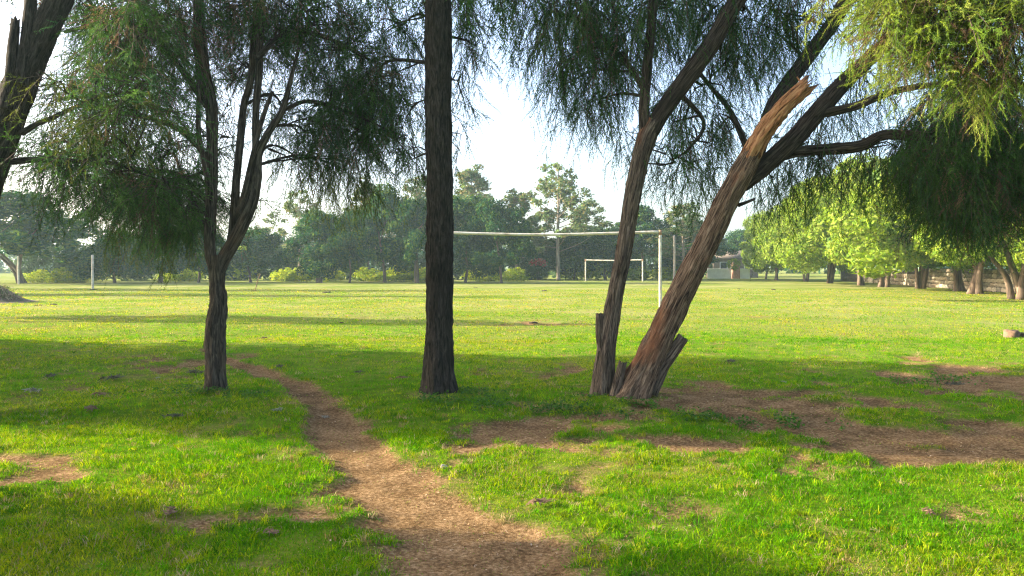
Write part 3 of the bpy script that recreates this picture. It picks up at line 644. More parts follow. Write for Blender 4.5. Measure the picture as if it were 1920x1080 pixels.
# ------------------------------------------------------------------ leafy crowns for trees farther off
def leaf_crown(name, seed, blobs, n, size, aspect=.5, hang=0.0, pal=None, shell=.55, lit=None):
    R = np.random.default_rng(seed); B = np.array(blobs, float)
    vol = (B[:, 3] * B[:, 4] * B[:, 5]) ** .67; k = R.choice(len(B), n, p=vol / vol.sum())
    u = norm(R.normal(0, 1, (n, 3)))
    # clumpiness: pull leaves towards a set of sub-centres on each blob
    sub = norm(R.normal(0, 1, (len(B), 26, 3))); g = sub[k, R.integers(0, 26, n)]
    mixk = (R.random(n) < .72)[:, None]
    u = np.where(mixk, norm(g + R.normal(0, .20, (n, 3))), u)
    r = shell + (1 - shell) * R.random(n) ** .7
    r = r * (1 + .12 * R.normal(0, 1, n) * .6)
    c = B[k, :3] + u * r[:, None] * B[k, 3:]
    nrm = norm(u + R.normal(0, .7, (n, 3)))
    e1 = norm(np.cross(nrm, R.normal(0, 1, (n, 3))) + np.array((0, 0, -hang))); e2 = norm(np.cross(nrm, e1))
    s = (size * R.uniform(.55, 1.35, n))[:, None]
    V = np.stack([c - e1 * s, c + e2 * s * aspect, c + e1 * s, c - e2 * s * aspect], 1).reshape(-1, 3)
    T = (np.arange(n)[:, None, None] * 4 + np.array([[0, 1, 2], [0, 2, 3]])[None]).reshape(-1, 3)
    pal = np.asarray(pal); cl = pal[R.integers(0, len(pal), (len(B), 26))]
    col = cl[k, R.integers(0, 26, n)] * R.uniform(.75, 1.3, (n, 1))
    return mesh_from(name, V, T, np.repeat(col, 4, 0))

def blobset(seed, n, w, z0, z1, r0, r1, top=.6):
    R = np.random.default_rng(seed); out = []
    for i in range(n):
        t = (i + .5) / n; z = z0 + (z1 - z0) * t
        ww = w * (1 - max(0.0, 1.6 * t - .5) ** 1.6 * top); a = R.uniform(0, 6.28) + i * 2.4
        rr = R.uniform(r0, r1); q = max(ww - rr, 0.02) * R.uniform(.35, 1.0)
        out.append((math.cos(a) * q, math.sin(a) * q, z, rr, rr, rr * .85))
    return out

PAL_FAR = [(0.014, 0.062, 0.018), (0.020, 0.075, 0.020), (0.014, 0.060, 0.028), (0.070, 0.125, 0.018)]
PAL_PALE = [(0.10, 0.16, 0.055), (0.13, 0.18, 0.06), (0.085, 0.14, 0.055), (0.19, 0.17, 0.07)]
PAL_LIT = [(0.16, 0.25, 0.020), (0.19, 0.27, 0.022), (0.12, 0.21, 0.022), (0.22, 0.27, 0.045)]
PAL_BROAD = [(0.11, 0.20, 0.04), (0.145, 0.235, 0.055), (0.09, 0.17, 0.035)]
PAL_BUSH = [(0.28, 0.37, 0.02), (0.38, 0.42, 0.03), (0.20, 0.30, 0.025)]  # raised yellow-greens: sunlight on the bushes is put into the leaf colour
# unit-ish prototypes about 6 m tall, 6 m wide
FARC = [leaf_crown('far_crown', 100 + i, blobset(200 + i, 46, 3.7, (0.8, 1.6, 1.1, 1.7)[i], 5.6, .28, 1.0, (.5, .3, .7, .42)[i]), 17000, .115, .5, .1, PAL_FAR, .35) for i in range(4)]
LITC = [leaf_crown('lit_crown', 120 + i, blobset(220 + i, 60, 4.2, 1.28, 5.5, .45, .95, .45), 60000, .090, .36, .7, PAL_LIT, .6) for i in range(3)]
BROADC = leaf_crown('broad_crown', 131, blobset(231, 40, 3.6, 1.6, 5.5, .45, 1.0), 34000, .092, .62, .2, PAL_BROAD)
BUSHC = [leaf_crown('bush_leaves', 140 + i, [(0, 0, .55, .85, .8, .6), (.55, .1, .4, .6, .6, .45), (-.6, 0, .45, .6, .6, .5), (.1, .2, .95, .55, .5, .4)], 1500, .085, .6, 0, PAL_BUSH, .5) for i in range(3)]
DBUSHC = [leaf_crown('dark_bush_leaves', 150 + i, [(0, 0, .6, .9, .8, .65), (.6, .1, .45, .65, .6, .5), (-.65, 0, .5, .65, .6, .55), (.1, .2, 1.05, .6, .5, .45)], 2200, .075, .5, 0, [(0.04, 0.08, 0.026), (0.055, 0.095, 0.03), (0.035, 0.07, 0.03)], .5) for i in range(3)]

def multi_trunk(name, seed, stems, h, r, spread, mat_step=.25):
    R = np.random.default_rng(seed); tb_ = []
    for i in range(stems):
        a = R.uniform(0, 6.28); lean = spread * R.uniform(.4, 1.2)
        bx_, by_ = (R.normal(0, .12, 2) if stems > 1 else (0, 0))
        p = [(bx_, by_, -.1)]
        for t in (.25, .5, .75, 1):
            p.append((bx_ + math.cos(a) * lean * t ** 1.4 + R.normal(0, .05), by_ + math.sin(a) * lean * t ** 1.4 + R.normal(0, .05), h * t))
        rr = r * R.uniform(.7, 1.1); tb_.append(tube(p, [rr * 1.25, rr, rr * .8, rr * .6, rr * .3], 8, mat_step, .1, seed + i, True, .2))
        for j in range(3):
            t0 = R.uniform(.4, .8); q = np.array(p[2]) * (1 - t0) + np.array(p[4]) * t0; a2 = R.uniform(0, 6.28)
            e = q + np.array((math.cos(a2) * 1.2, math.sin(a2) * 1.2, h * .35)); tb_.append(tube([q, (q + e) / 2 + R.normal(0, .1, 3), e], [rr * .5, rr * .35, rr * .12], 6, mat_step, 0, 0, False))
    return join_tubes(name, tb_)
TR_A = [multi_trunk('trunk', 300 + i, 1 + (i % 2), 3.6, .12, .6) for i in range(3)]
TR_M = [multi_trunk('trunk', 310 + i, 3 + (i % 2), 3.4, .085, 1.3) for i in range(3)]

def far_tree(name, label, loc, h, w, crown, trunk, mat_c, mat_t, rz, group):
    o = empty(name, loc, rz, (w / 6.0, w / 6.0, h / 6.0)); tag(o, label, 'tree', group)
    add('trunk', trunk, mat_t, o); add('crown', crown, mat_c, o, kind='stuff')
    return o

def gx_at(px, d): return (px - 960.0) / F * d
def zt(py, d): return CH + (HZ - py) / F * d

# --- dark row along the far end of the field
ROW = [  # px, depth, top row px, width px, label
    (215, 70, 442, 120, 'dark rounded tree of the far row behind the white post'),
    (300, 71, 462, 120, 'low dark tree of the far row between white post and forked tree'),
    (372, 72, 440, 120, 'dark far-row tree seen just left of the forked trunk'),
    (470, 73, 462, 120, 'low dark far-row tree seen just right of the forked trunk'),
    (600, 72, 418, 125, 'dark far-row tree beside the thin pale trunk'),
    (655, 71, 408, 120, 'dark dense far-row tree midway between forked tree and straight trunk'),
    (722, 72, 384, 130, 'tallest dark far-row tree left of the straight trunk'),
    (785, 71, 392, 120, 'dark far-row tree partly hidden by the straight trunk'),
    (872, 72, 402, 120, 'dark far-row tree just right of the straight trunk'),
    (940, 70, 400, 135, 'dark far-row tree with branching trunk seen under the near crossbar'),
    (1015, 74, 462, 110, 'low dark far-row tree beneath the tall open tree'),
    (1075, 73, 468, 110, 'low dark far-row tree left of the far goal'),
    (1135, 74, 445, 110, 'dark far-row tree behind the left half of the far goal'),
    (1212, 76, 425, 120, 'dark far-row tree behind the right post of the far goal'),
    (1295, 78, 432, 120, 'dark far-row tree seen past the leaning trunk')]
for i, (px, dd, ty, wpx, lb) in enumerate(ROW):
    dd += 12 if px > 1000 else 0
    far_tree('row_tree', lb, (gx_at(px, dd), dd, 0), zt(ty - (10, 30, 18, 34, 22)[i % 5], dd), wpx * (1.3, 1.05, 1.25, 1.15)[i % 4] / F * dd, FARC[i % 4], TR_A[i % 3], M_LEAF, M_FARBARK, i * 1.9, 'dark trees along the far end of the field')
far_tree('spreading_tree', 'wide dark tree with low forked trunk beyond the left white posts', (gx_at(38, 69), 69, 0), zt(368, 69), 15, FARC[1], TR_M[0], M_LEAF, M_FARBARK, .6, 'dark trees along the far end of the field')

# --- tall open trees standing behind the dark row
def open_tree(seed, h, spread, nb, leaf, n_per):
    R = np.random.default_rng(seed); tubes = [tube([(0, 0, -.1), (R.normal(0, .06), 0, h * .4), (R.normal(0, .08), 0, h * .75), (0, 0, h)], [.16, .12, .07, .02], 8, .4, .08, seed, True, .2)]
    bl = []
    for i in range(nb):
        t = .25 + .73 * (i + R.random()) / nb; a = i * 2.4 + R.normal(0, .4)
        ln = spread * (1.08 - t) ** .75 * R.uniform(.65, 1.15) + .25
        s = np.array((0, 0, h * t)); e = s + np.array((math.cos(a) * ln, math.sin(a) * ln, ln * R.uniform(.35, .9)))
        tubes.append(tube([s, (s + e) / 2 + (0, 0, -.1 * ln), e], [.045, .03, .012], 5, .4, 0, 0, False))
        for j in range(1 + int(ln * 1.6)):
            f = R.uniform(.45, 1.05); c = s * (1 - f) + e * f + R.normal(0, .14, 3); q = R.uniform(.34, .66); bl.append((*c, q, q, q * .8))
    return join_tubes('trunk', tubes), leaf_crown('open_crown', seed, bl, n_per * len(bl), leaf, .5, .1, PAL_PALE, .1)
OPEN = [open_tree(401, 11.0, 3.9, 38, .16, 34), open_tree(402, 11.0, 3.6, 52, .17, 44), open_tree(403, 11.0, 3.2, 42, .16, 38)]
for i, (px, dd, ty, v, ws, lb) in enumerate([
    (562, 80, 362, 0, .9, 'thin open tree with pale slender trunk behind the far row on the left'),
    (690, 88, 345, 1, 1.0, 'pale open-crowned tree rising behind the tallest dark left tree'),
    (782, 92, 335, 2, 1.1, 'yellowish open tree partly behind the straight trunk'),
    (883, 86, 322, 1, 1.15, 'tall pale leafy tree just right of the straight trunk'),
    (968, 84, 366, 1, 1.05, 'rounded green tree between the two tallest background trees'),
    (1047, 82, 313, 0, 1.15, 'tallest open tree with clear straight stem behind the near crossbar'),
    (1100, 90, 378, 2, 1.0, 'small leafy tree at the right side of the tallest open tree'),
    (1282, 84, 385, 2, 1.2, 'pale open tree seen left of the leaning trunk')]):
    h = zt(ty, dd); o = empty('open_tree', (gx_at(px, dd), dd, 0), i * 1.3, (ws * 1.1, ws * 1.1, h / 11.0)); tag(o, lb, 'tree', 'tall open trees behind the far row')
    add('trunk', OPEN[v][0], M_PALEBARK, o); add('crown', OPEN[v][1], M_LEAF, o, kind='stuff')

# --- sunlit bushes between and behind the far trunks
BUSH = [(70, 72, 512, 55), (118, 71, 508, 60), (150, 72, 514, 45), (340, 79, 505, 70), (448, 84, 462, 90), (530, 79, 508, 55), (565, 78, 505, 60), (622, 79, 508, 65), (694, 78, 507, 70), (752, 78, 503, 75), (792, 79, 508, 60), (905, 79, 505, 70), (968, 80, 508, 60), (1010, 80, 510, 50), (1090, 90, 470, 80), (1185, 82, 503, 80), (1245, 84, 505, 60)]
BL = ['left of the near white post', 'between the two white posts', 'behind the taller white post', 'behind the gap left of the forked tree', 'tall and yellow just right of the forked tree', 'right of the leaning stick', 'at the foot of the thin pale trunk', 'second right of the leaning stick', 'midway between forked and straight trunks', 'in the widest gap left of the straight trunk', 'touching the left side of the straight trunk', 'first right of the straight trunk', 'behind the branching far-row trunk', 'below the red flowers', 'tall and bright left of the far goal', 'inside the far goal mouth', 'beside the near goal post']
for i, ((px, dd, ty, wpx), lb) in enumerate(zip(BUSH, BL)):
    dd = (dd if px < 200 else 77.5 if abs(px - 448) > 5 else dd) + (10 if px > 1000 else 0)
    h = zt(ty - 6, dd); w = wpx * 1.15 / F * dd
    o = empty('bush', (gx_at(px, dd), dd, 0), i * 1.1, (w / 2.2, w / 2.2, max(h, .9) / 1.3)); tag(o, 'sunlit yellow-green bush ' + lb, 'bush', 'sunlit bushes along the far hedge')
    add('leaves', BUSHC[i % 3], M_LEAF, o, kind='stuff')
DB = [(95, 76, 470, 'behind the left white posts'), (180, 78, 478, 'left end of the hedge behind the taller post'), (260, 80, 478, 'second in the hedge right of the taller post'), (345, 81, 476, 'third in the hedge right of the taller post'), (420, 82, 478, 'hidden behind the forked trunk'), (505, 84, 470, 'right of the forked trunk'), (580, 84, 478, 'behind the thin pale trunk'), (660, 85, 480, 'between forked tree and straight trunk'), (740, 85, 480, 'left of the straight trunk'), (830, 85, 480, 'behind the straight trunk'), (900, 86, 478, 'right of the straight trunk'), (985, 86, 480, 'behind the red flowers'), (1055, 86, 472, 'below the tallest open tree'), (1120, 88, 470, 'behind the far goal left post'), (1180, 88, 466, 'behind the far goal crossbar'), (1250, 88, 468, 'beside the near goal right post'), (1320, 92, 470, 'behind the leaning trunk')]
for i, (px, dd, ty, lb) in enumerate(DB):
    dd += 10 if px > 1000 else 0
    dd += 2; h = zt(ty - 26, dd); o = empty('hedge_bush', (gx_at(px, dd), dd, 0), i * .7, (2.9, 2.2, h / 1.5)); tag(o, 'dark green hedge bush ' + lb, 'bush', 'dark bushes of the far hedge')
    add('leaves', DBUSHC[i % 3], M_LEAF, o, kind='stuff')
# red-flowering bush
fl = leaf_crown('flowers', 161, [(0, -.3, 1.0, .8, .5, .35), (.5, -.3, .85, .5, .4, .3), (-.5, -.3, .9, .5, .4, .3)], 420, .085, .7, 0, [(0.30, 0.06, 0.05), (0.42, 0.14, 0.12), (0.05, 0.09, 0.03), (0.24, 0.05, 0.05)], .6)
o = empty('flowering_bush', (gx_at(1010, 68), 72, .9), .3, (.95, 1.0, 1.0)); tag(o, 'bush with red flowers right of the straight trunk under the crossbar', 'bush')
add('leaves', DBUSHC[0], M_LEAF, o, kind='stuff', loc=(0, 0, -.55)); add('flowers', fl, M_LEAF, o, kind='stuff')

# --- sunlit row along the stone wall on the right
LROW = [(1905, 36, 270, 380, 1, 'sunlit tree nearest the right edge, behind the dark hanging curtain'), (1838, 43, 265, 330, 0, 'sunlit tree with straight double trunk by the wall below the dark curtain'),
        (1798, 48, 290, 280, 1, 'sunlit wall tree with leaning forked trunk, second from the right edge'), (1725, 53, 290, 240, 2, 'sunlit wall tree with broad pale leaves and slanting stems'),
        (1660, 57, 298, 230, 0, 'sunlit wall tree with several fanning stems, left of the broad-leaved one'), (1612, 62, 318, 200, 1, 'sunlit wall tree at the middle of the right-hand row'),
        (1555, 69, 345, 170, 2, 'sunlit tree shading the white gap in the wall'), (1510, 77, 375, 150, 0, 'sunlit feathery tree with dark trunk at the far part of the right row'), (1455, 84, 398, 130, 1, 'sunlit rounded tree second last in the right row'), (1436, 91, 428, 84, 2, 'pale sunlit tree at the far end of the right row')]
for i, (px, dd, ty, wpx, v, lb) in enumerate(LROW):
    broad = i == 3
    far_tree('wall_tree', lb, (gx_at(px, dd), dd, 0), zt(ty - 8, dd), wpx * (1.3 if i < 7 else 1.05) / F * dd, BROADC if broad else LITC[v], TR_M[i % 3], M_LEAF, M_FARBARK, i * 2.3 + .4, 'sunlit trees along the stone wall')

# --- trees outside the left edge: the rest of the near row and the side of the field; they cast the long shade
for i, (x_, y_, h, w) in enumerate([(-13.3, 12.75, 9.8, 7.7), (-19.5, 13.5, 10.0, 7.9), (-27, 15.6, 10, 8.0), (-34, 16.6, 10, 8.0), (-8.2, 4.85, 3.7, 3.2)]):
    far_tree('shade_tree', ('bushy tree of the near row outside the left edge of the view' if i < 4 else 'small bushy tree near the camera outside the left edge'), (x_, y_, 0), h, w, FARC[i % 4], TR_A[i % 3], M_LEAF, M_FARBARK, i * 1.7, 'trees outside the left edge')
for i, (x_, y_, h, w) in enumerate([(-20, 24.6, 8.0, 3.2), (-32, 43.5, 11.5, 4.6), (-40, 53, 13, 5.5)]):
    far_tree('side_tree', 'bushy tree on the left side of the field outside the view', (x_, y_, 0), h, w, FARC[(i + 1) % 4], TR_A[i % 3], M_LEAF, M_FARBARK, i * 2.7, 'trees outside the left edge')

# distant wood closing the horizon
dw = leaf_crown('distant_wood', 171, [(x_, 150 + 14 * math.sin(x_ * .05), 2.0, 9, 6, 4.2 + 1.4 * math.sin(x_ * .31) + .8 * math.sin(x_ * .83)) for x_ in range(-190, 191, 8)], 26000, .55, .6, 0, PAL_FAR, .6)
o = add('distant_wood', dw, M_LEAF, kind='stuff'); o['label'] = 'distant dark wood beyond the field'; o['category'] = 'wood'

# ------------------------------------------------------------------ goals, posts, stick
M_PAINT = plain_mat('chipped_white_paint', (0.36, 0.31, 0.23), (0.68, 0.65, 0.56), 5, .7, .2)
M_RUST = plain_mat('bare_rusty_pipe', (0.20, 0.11, 0.06), (0.38, 0.24, 0.14), 12, .85, .2)
def bar(name, parent, pts, r, mat, sides=10, step=.2): return add(name, join_tubes(name, [tube(pts, [r] * len(pts), sides, step, 0, 0)]), mat, parent)
def goal(label, xl, yl, xr, yr, h, r, sag):
    cx, cy = (xl + xr) / 2, (yl + yr) / 2
    o = empty('football_goal', (cx, cy, 0)); tag(o, label, 'goal', 'football goals')
    L_ = (xl - cx, yl - cy); R_ = (xr - cx, yr - cy)
    for q in (L_, R_):
        p_ = bar('post', o, [(q[0], q[1], -.1), (q[0], q[1], h * .5), (q[0], q[1], h)], r, M_PAINT)
        add('joint', join_tubes('joint', [tube([(q[0], q[1], h - r * 2.2), (q[0], q[1], h + r * 1.25)], [r * 1.12] * 2, 12, .05)]), M_RUST, p_)
    bar('crossbar', o, [(L_[0], L_[1], h), (L_[0] * .5, L_[1] * .5, h - sag * .7), (0, 0, h - sag), (R_[0] * .5, R_[1] * .5, h - sag * .6), (R_[0], R_[1], h)], r * .96, M_PAINT)
goal('large weathered white goal standing behind the middle trees', gx_at(826, 24.4), 24.4, gx_at(1238, 24.0), 24.0, 2.58, .043, .08)
goal('small white goal at the far end of the field', gx_at(1098, 78), 78, gx_at(1205, 76), 76, 2.1, .065, .05)
for px, yb, yt, lb in [(174, 543, 478, 'white post standing in the grass right of the spreading tree'), (35, 533, 480, 'white post in front of the spreading tree trunk at the left edge')]:
    dd = CH * F / (yb - HZ); o = bar('white_post', None, [(0, 0, -.15), (0, 0, 1.0), (.02 if px > 100 else 0, 0, zt(yt, dd))], .07, M_PAINT)
    o.location = (gx_at(px, dd), dd, 0); o.rotation_euler = (0, -.02, 0); tag(o, lb, 'post', 'white posts on the left')
dd = CH * F / (546 - HZ); o = bar('leaning_stick', None, [(0, 0, -.1), (.15, 0, .6), (.33, 0, 1.05)], .028, M_RUST, 8); o.location = (gx_at(478, dd), dd, 0); tag(o, 'thin stick leaning in the grass right of the forked tree', 'stick')
dd = 80; o = bar('utility_pole', None, [(0, 0, -.2), (.05, 0, 2.5), (0, 0, 4.6)], .12, plain_mat('grey_pole_wood', (.25, .2, .15), (.4, .34, .27), 3), 8, .5); o.location = (gx_at(1264, dd), dd, 0); tag(o, 'thin brownish pole right of the near goal post', 'pole')

# ------------------------------------------------------------------ stones
def stone_mesh(name, seed, dim, jit=.16, rnd=.28):
    R = np.random.default_rng(seed); v = []; q = []
    g = [-1, -.55, .55, 1]; idx = {}
    def vid(i, j, k):
        if (i, j, k) not in idx:
            p = np.array((g[i], g[j], g[k])); ed = (np.abs(p) > .9).sum()
            p = p * (1 - rnd * .35 * max(0, ed - 1)) + R.normal(0, jit * .35, 3); idx[(i, j, k)] = len(v); v.append(p * np.array(dim) / 2)
        return idx[(i, j, k)]
    for ax in range(3):
        for sd in (0, 3):
            for a_ in range(3):
                for b_ in range(3):
                    c = []
                    for da, db in ((0, 0), (1, 0), (1, 1), (0, 1)):
                        ijk = [0, 0, 0]; ijk[ax] = sd; ijk[(ax + 1) % 3] = a_ + da; ijk[(ax + 2) % 3] = b_ + db; c.append(vid(*ijk))
                    q.append(c if sd else c[::-1])
    return mesh_from(name, np.array(v), np.zeros((0, 3), int), quads=np.array(q))
M_STONE = plain_mat('pale_wall_stone', (0.30, 0.25, 0.19), (0.58, 0.51, 0.41), 2.2, .9, .5)
M_STONE2 = plain_mat('buff_wall_stone', (0.24, 0.19, 0.14), (0.48, 0.38, 0.28), 2.6, .9, .5)
M_STONE3 = plain_mat('grey_weathered_stone', (0.13, 0.12, 0.10), (0.30, 0.27, 0.22), 2.4, .9, .5)
M_MORTAR = plain_mat('dark_wall_joint', (0.07, 0.06, 0.05), (0.15, 0.13, 0.10), 4, .95, .4)
SM = []
for mi, mt in enumerate((M_STONE, M_STONE2, M_STONE3)):
    for k in range(4):
        me = stone_mesh('stone', 500 + mi * 10 + k, (1, 1, 1)); me.materials.append(mt); SM.append(me)
def stone_wall(label, pts, h, seed, nmax):
    R = np.random.default_rng(seed); o = empty('stone_wall', (pts[0][0], pts[0][1], 0)); tag(o, label, 'wall')
    base = np.array((pts[0][0], pts[0][1])); tubes = []
    cnt = 0
    for (x0, y0), (x1, y1) in zip(pts[:-1], pts[1:]):
        a_ = np.array((x0, y0)) - base; b_ = np.array((x1, y1)) - base; ln = np.linalg.norm(b_ - a_); dirv = (b_ - a_) / ln; nv = np.array((-dirv[1], dirv[0]))
        ang = math.atan2(dirv[1], dirv[0])
        me = mesh_from('core', np.array([(sx * ln / 2, sy * .15, sz * h * .95) for sx in (-1, 1) for sy in (-1, 1) for sz in (-.1, 1)]), np.zeros((0, 3), int), quads=np.array([(0, 1, 3, 2), (4, 6, 7, 5), (0, 4, 5, 1), (2, 3, 7, 6), (0, 2, 6, 4), (1, 5, 7, 3)]))
        mid = (a_ + b_) / 2; add('core', me, M_MORTAR, o, (mid[0], mid[1], 0), (0, 0, ang))
        z = 0.0
        while z < h - .05:
            rh = R.uniform(.22, .38); s = R.uniform(-.2, 0)
            while s < ln and cnt < nmax:
                L1 = R.uniform(.35, .8); c = a_ + dirv * (s + L1 / 2)
                g_ = R.random(); mi = (0 if g_ < .5 else 1 if g_ < .8 else 2) if z < h * .6 else (0 if g_ < .25 else 1 if g_ < .5 else 2)
                t = add('stone', SM[mi * 4 + R.integers(0, 4)], None, o, (c[0], c[1], z + rh / 2), (R.normal(0, .03), R.normal(0, .03), ang + R.normal(0, .04)), (L1 * .97, .38 + R.uniform(0, .1), rh * .96))
                s += L1; cnt += 1
            z += rh
    return o
stone_wall('low wall of pale rough stones behind the sunlit tree row', [(27.5, 30), (28.2, 44), (30.3, 58), (32.5, 70), (33.5, 80)], 1.15, 5, 300)

# gate pillar, white fence panels and house at the far right corner
M_BRICK = plain_mat('red_brown_brick', (0.24, 0.12, 0.085), (0.38, 0.20, 0.15), 6, .9, .3)
M_WHITE = plain_mat('white_sheet', (0.66, 0.68, 0.66), (0.80, 0.82, 0.80), 2, .6, .1)
M_ROOF = plain_mat('brown_tin_roof', (0.10, 0.08, 0.065), (0.18, 0.145, 0.12), 2, .9, .2)
M_DARK = plain_mat('dark_window_glass', (0.015, 0.018, 0.02), (0.03, 0.033, 0.035), 2, .2, 0)
M_WALL = plain_mat('plastered_wall', (0.13, 0.10, 0.08), (0.20, 0.16, 0.125), 2, .9, .2)
def boxm(name, dims, bev=.02):
    x_, y_, z_ = [q / 2 for q in dims]; import bmesh
    bm = bmesh.new(); bmesh.ops.create_cube(bm, size=1); bmesh.ops.scale(bm, vec=dims, verts=bm.verts)
    bmesh.ops.bevel(bm, geom=bm.edges[:], offset=bev, segments=1, affect='EDGES'); me = bpy.data.meshes.new(name); bm.to_mesh(me); bm.free(); return me
dd = 94.0
o = empty('gate_pillar', (gx_at(1379, dd), dd, 0)); tag(o, 'square red-brown brick pillar between the white fence panels', 'pillar')
add('shaft', boxm('shaft', (.85, .85, 2.0)), M_BRICK, o, (0, 0, 1.0)); add('cap', boxm('cap', (1.1, 1.1, .16)), M_WALL, o, (0, 0, 2.09))
for px0, px1, lb in [(1326, 1371, 'white sheet fence panel left of the brick pillar'), (1387, 1406, 'short white sheet fence panel right of the brick pillar')]:
    x0, x1 = gx_at(px0, dd), gx_at(px1, dd); o = empty('fence_panel', ((x0 + x1) / 2, dd, 0)); tag(o, lb, 'fence', 'white fence panels')
    w = x1 - x0; k = max(3, int(w / .14)); u = np.linspace(-w / 2, w / 2, k * 2 + 1); yy = np.where(np.arange(len(u)) % 2, .025, -.025)
    V = np.concatenate([np.stack([u, yy, np.zeros_like(u)], -1), np.stack([u, yy, np.full_like(u, 1.15)], -1), np.stack([u, yy + .02, np.zeros_like(u)], -1), np.stack([u, yy + .02, np.full_like(u, 1.15)], -1)]); m_ = len(u); i_ = np.arange(m_ - 1)
    Q = np.concatenate([np.stack([i_, i_ + 1, i_ + 1 + m_, i_ + m_], -1), np.stack([i_ + 2 * m_, i_ + 3 * m_, i_ + 1 + 3 * m_, i_ + 1 + 2 * m_], -1)])
    add('sheet', mesh_from('sheet', V, np.zeros((0, 3), int), quads=Q), M_WHITE, o)
    add('rail', boxm('rail', (w, .06, .08), .01), M_WHITE, o, (0, -.06, 1.16))
dd = 102.0
o = empty('house', (gx_at(1372, dd), dd, 0)); tag(o, 'small house with brown roof behind the brick pillar', 'house')
hw = add('wall', boxm('wall', (5.6, 4, 2.5)), M_WALL, o, (0, 0, 1.25))
for i, xo in enumerate((-1.6, -.3, 1.5)):
    wv = add('window', boxm('window', (.95, .1, .95)), M_WHITE, o, (xo, -2.02, 1.55)); add('pane', boxm('pane', (.8, .06, .8), .005), M_DARK, wv, (0, -.04, 0))
rv = np.array([(-3.2, -2.6, 2.45), (3.2, -2.6, 2.45), (3.2, 2.6, 2.45), (-3.2, 2.6, 2.45), (-1.8, 0, 3.5), (1.8, 0, 3.5)]); add('roof', mesh_from('roof', rv, np.array([(1, 2, 5), (3, 0, 4), (0, 2, 1), (0, 3, 2)]), quads=np.array([(0, 1, 5, 4), (2, 3, 4, 5)])), M_ROOF, o)
for i, (px, dd, ty, w, lb) in enumerate([(1340, 112, 438, 8, 'dark tree behind the house, left of its roof'), (1398, 116, 432, 8, 'dark tree behind the house, right of its roof'), (510, 118, 450, 7, 'hazy far tree showing in the gap right of the forked tree')]):
    far_tree('background_tree', lb, (gx_at(px, dd), dd, 0), zt(ty, dd), w, FARC[(i + 2) % 4], TR_A[i % 3], M_LEAF, M_FARBARK, i, 'far trees beyond the boundary')

# ------------------------------------------------------------------ things lying on the grass
M_ROCK = plain_mat('brown_rock', (0.09, 0.055, 0.035), (0.20, 0.13, 0.085), 7, .95, .6)
M_SOIL = plain_mat('dark_clod_soil', (0.035, 0.026, 0.018), (0.10, 0.07, 0.045), 14, .95, .6)
x_, y_ = gpt(1897, 634); o = add('rock', stone_mesh('rock', 601, (.27, .25, .20), .3), M_ROCK, None, (x_, y_, .075), (0.05, .1, .5)); tag(o, 'brown blocky rock lying on the grass near the right edge', 'rock')
x_, y_ = gpt(1914, 634); o = add('rock', stone_mesh('rock', 603, (.16, .2, .14), .3), M_SOIL, None, (x_, y_, .05), (0, .1, .9)); tag(o, 'smaller dark rock at the right edge beside the brown one', 'rock')
x_, y_ = gpt(832, 880); o = add('pebble', stone_mesh('pebble', 604, (.055, .045, .04), .3), plain_mat('pale_pebble', (.10, .09, .08), (.5, .48, .44), 45), None, (x_, y_, .02), (.1, .2, .4), (.75, .75, .75)); tag(o, 'small pale stone beside the dirt path', 'stone')
clod = [stone_mesh('clod', 610 + k, (.34, .2, .09), .55, .6) for k in range(4)]
for k, (px, py, s, lb) in enumerate([(614, 549, 1.6, 'dark clod on the field between forked tree and straight trunk'), (1020, 546, 1.5, 'dark clod in the field left of the far goal'), (892, 540, 1.0, 'small dark clod right of the straight trunk'), (1385, 542, 1.0, 'dark clod far right of the leaning trunk'), (100, 572, 1.3, 'dark clod on the left shade streak'), (72, 573, .9, 'small dark clod at the left edge of the field'), (495, 634, .55, 'dark clod right of the forked trunk at the shade edge'), (345, 640, .5, 'dark clod left of the forked trunk at the shade edge'), (1000, 606, .9, 'flat dark clod in the bare spot on the sunlit field'), (640, 605, .5, 'small clod left of the straight trunk on the lit field'), (1450, 543, 1.0, 'clod on the far right of the lit field'), (1255, 533, 1.2, 'clod beside the near goal post far behind'), (475, 546, 1.0, 'clod at the foot of the leaning stick'), (175, 544, 1.6, 'clod at the foot of the white post')]):
    x_, y_ = gpt(px, py); o = add('clod', clod[k % 4], M_SOIL, None, (x_, y_, .015 * s), (0, 0, k * 1.3), (s * .8, s * .8, s * .55)); tag(o, lb, 'clod', 'clods on the field')
# grey dead-leaf sprigs in the shaded grass
def sprig(seed, n, r, col):
    R = np.random.default_rng(seed); A_ = Acc(); a_ = R.uniform(0, 6.28, n); q = R.random(n) ** .6 * r
    c = np.stack([np.cos(a_) * q, np.sin(a_) * q * .5, R.uniform(.01, .05, n)], -1); u = norm(R.normal(0, 1, (n, 3)) * (1, 1, .35)); v = norm(np.cross(u, R.normal(0, .4, (n, 3)) + (0, 0, 1)))
    s = (R.uniform(.03, .09, n))[:, None]; V = np.stack([c - u * s, c + v * s * .22, c + u * s, c - v * s * .22], 1).reshape(-1, 3)
    T = (np.arange(n)[:, None, None] * 4 + np.array([[0, 1, 2], [0, 2, 3]])[None]).reshape(-1, 3)
    A_.put(V, T, np.repeat(np.array(col) * R.uniform(.6, 1.2, (n, 1)), 4, 0)); return A_.build('dead_sprig')
PALE = sprig(701, 45, .13, (.30, .29, .23)); GREY = sprig(702, 70, .22, (.11, .11, .075)); BRN = sprig(703, 45, .16, (.22, .14, .09))
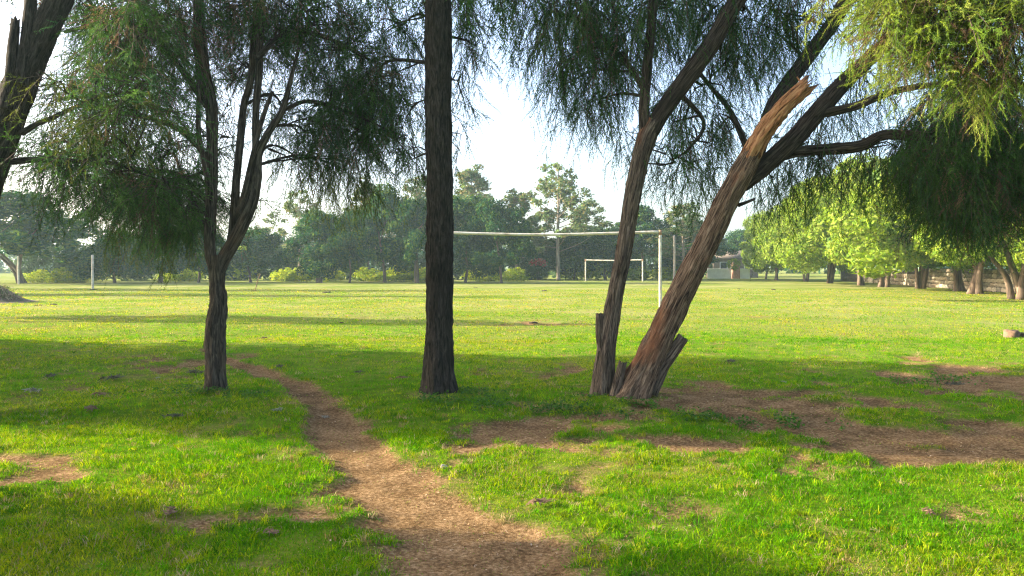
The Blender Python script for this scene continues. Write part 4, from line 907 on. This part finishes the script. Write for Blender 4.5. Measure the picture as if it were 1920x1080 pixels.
for k, (me, px, py, s, lb) in enumerate([(PALE, 62, 735, 1, 'pale bleached sprig lying in the grass at far left'), (GREY, 210, 715, 1, 'grey dead sprig left of the forked tree'), (GREY, 95, 711, .8, 'grey dead sprig above the pale one at far left'), (GREY, 365, 703, .9, 'grey dead sprig just left of the forked trunk'), (BRN, 190, 742, .8, 'brown dead sprig between the pale sprig and forked tree'), (PALE, 295, 711, .4, 'tiny pale sprig left of the forked trunk'), (BRN, 170, 770, .9, 'brown dead sprig nearest at left in the shade'), (GREY, 325, 788, .7, 'dark dead sprig in the grass below the forked tree'), (PALE, 520, 778, .6, 'thin pale sprig at the left edge of the path'), (GREY, 525, 690, .7, 'grey sprig on the path right of the forked trunk'), (PALE, 610, 780, .5, 'pale sprig lying on the dirt path'), (BRN, 755, 712, .7, 'dark sprig just left of the straight trunk'), (GREY, 672, 700, .6, 'grey sprig between path and straight trunk'), (PALE, 1470, 720, .4, 'pale sprig on the bare soil right of the leaning trunk'), (GREY, 1790, 722, .8, 'grey sprig on the bare patch at far right'), (GREY, 1370, 682, .8, 'dark sprig behind the cut stump'), (BRN, 320, 968, .8, 'brown dry leaf clump at lower left in the sun'), (BRN, 510, 1002, .6, 'brown curled leaf in the sunlit grass left of the path'), (BRN, 1015, 950, .9, 'brown clump at the sunlit right edge of the path'), (BRN, 1740, 965, .7, 'brown dry clump in sunlit grass at lower right')]):
    s = s * (.55 if py > 860 else .75)
    x_, y_ = gpt(px, py); zz = float(gz(np.array([x_]), np.array([y_]))[0])
    o = add('dead_sprig', me, M_DRY, None, (x_, y_, zz + .02), (0, 0, k * .9), (s, s, s)); tag(o, lb, 'dead sprig', 'dead sprigs in the grass')
# rubble and brush mound at the left edge
dd = 34.0; R_ = np.random.default_rng(81)
M_MOUND = plain_mat('reddish_mound_soil', (0.05, 0.06, 0.02), (0.17, 0.105, 0.07), 3, .95, .5)
o = empty('brush_mound', (gx_at(-25, dd), dd, 0)); tag(o, 'low mound of soil and dry brush at the left edge of the field', 'mound')
uu, vv = np.meshgrid(np.linspace(-2.0, 2.0, 40), np.linspace(-1.6, 1.6, 30)); hh = .85 * np.exp(-(uu / 1.05) ** 2 - (vv / .9) ** 2) * (0.7 + .6 * fbm(uu * 2 + 5, vv * 2, 6, 3)) - .03
i_ = (np.arange(29)[:, None] * 40 + np.arange(39)[None]); add('soil', mesh_from('soil', np.stack([uu, vv, hh], -1).reshape(-1, 3), np.zeros((0, 3), int), quads=np.stack([i_, i_ + 1, i_ + 41, i_ + 40], -1).reshape(-1, 4), smooth=True), M_MOUND, o)
add('dry_brush', leaf_crown('dry_brush', 82, [(0, 0, .3, 1.2, .9, .5), (.7, -.1, .15, .9, .6, .3)], 3000, .12, .12, 0, [(.3, .22, .15), (.2, .14, .1), (.38, .3, .22), (.1, .13, .04)], .5), M_DRY, o, kind='stuff')

# ------------------------------------------------------------------ hazy air
m = bpy.data.materials.new('hazy_air'); m.use_nodes = True; N = m.node_tree.nodes; N.remove(N['Principled BSDF'])
pv = N.new('ShaderNodeVolumePrincipled'); pv.inputs['Color'].default_value = (0.66, 0.88, 1.0, 1); pv.inputs['Density'].default_value = 0.0006; pv.inputs['Anisotropy'].default_value = 0.3
m.node_tree.links.new(pv.outputs[0], N['Material Output'].inputs['Volume'])
hz = add('haze', boxm('haze', (900, 880, 25.0), .01), m, None, (0, 300, 11.0), kind='stuff'); hz['label'] = 'thin bright haze in the air over the field'; hz['category'] = 'haze'
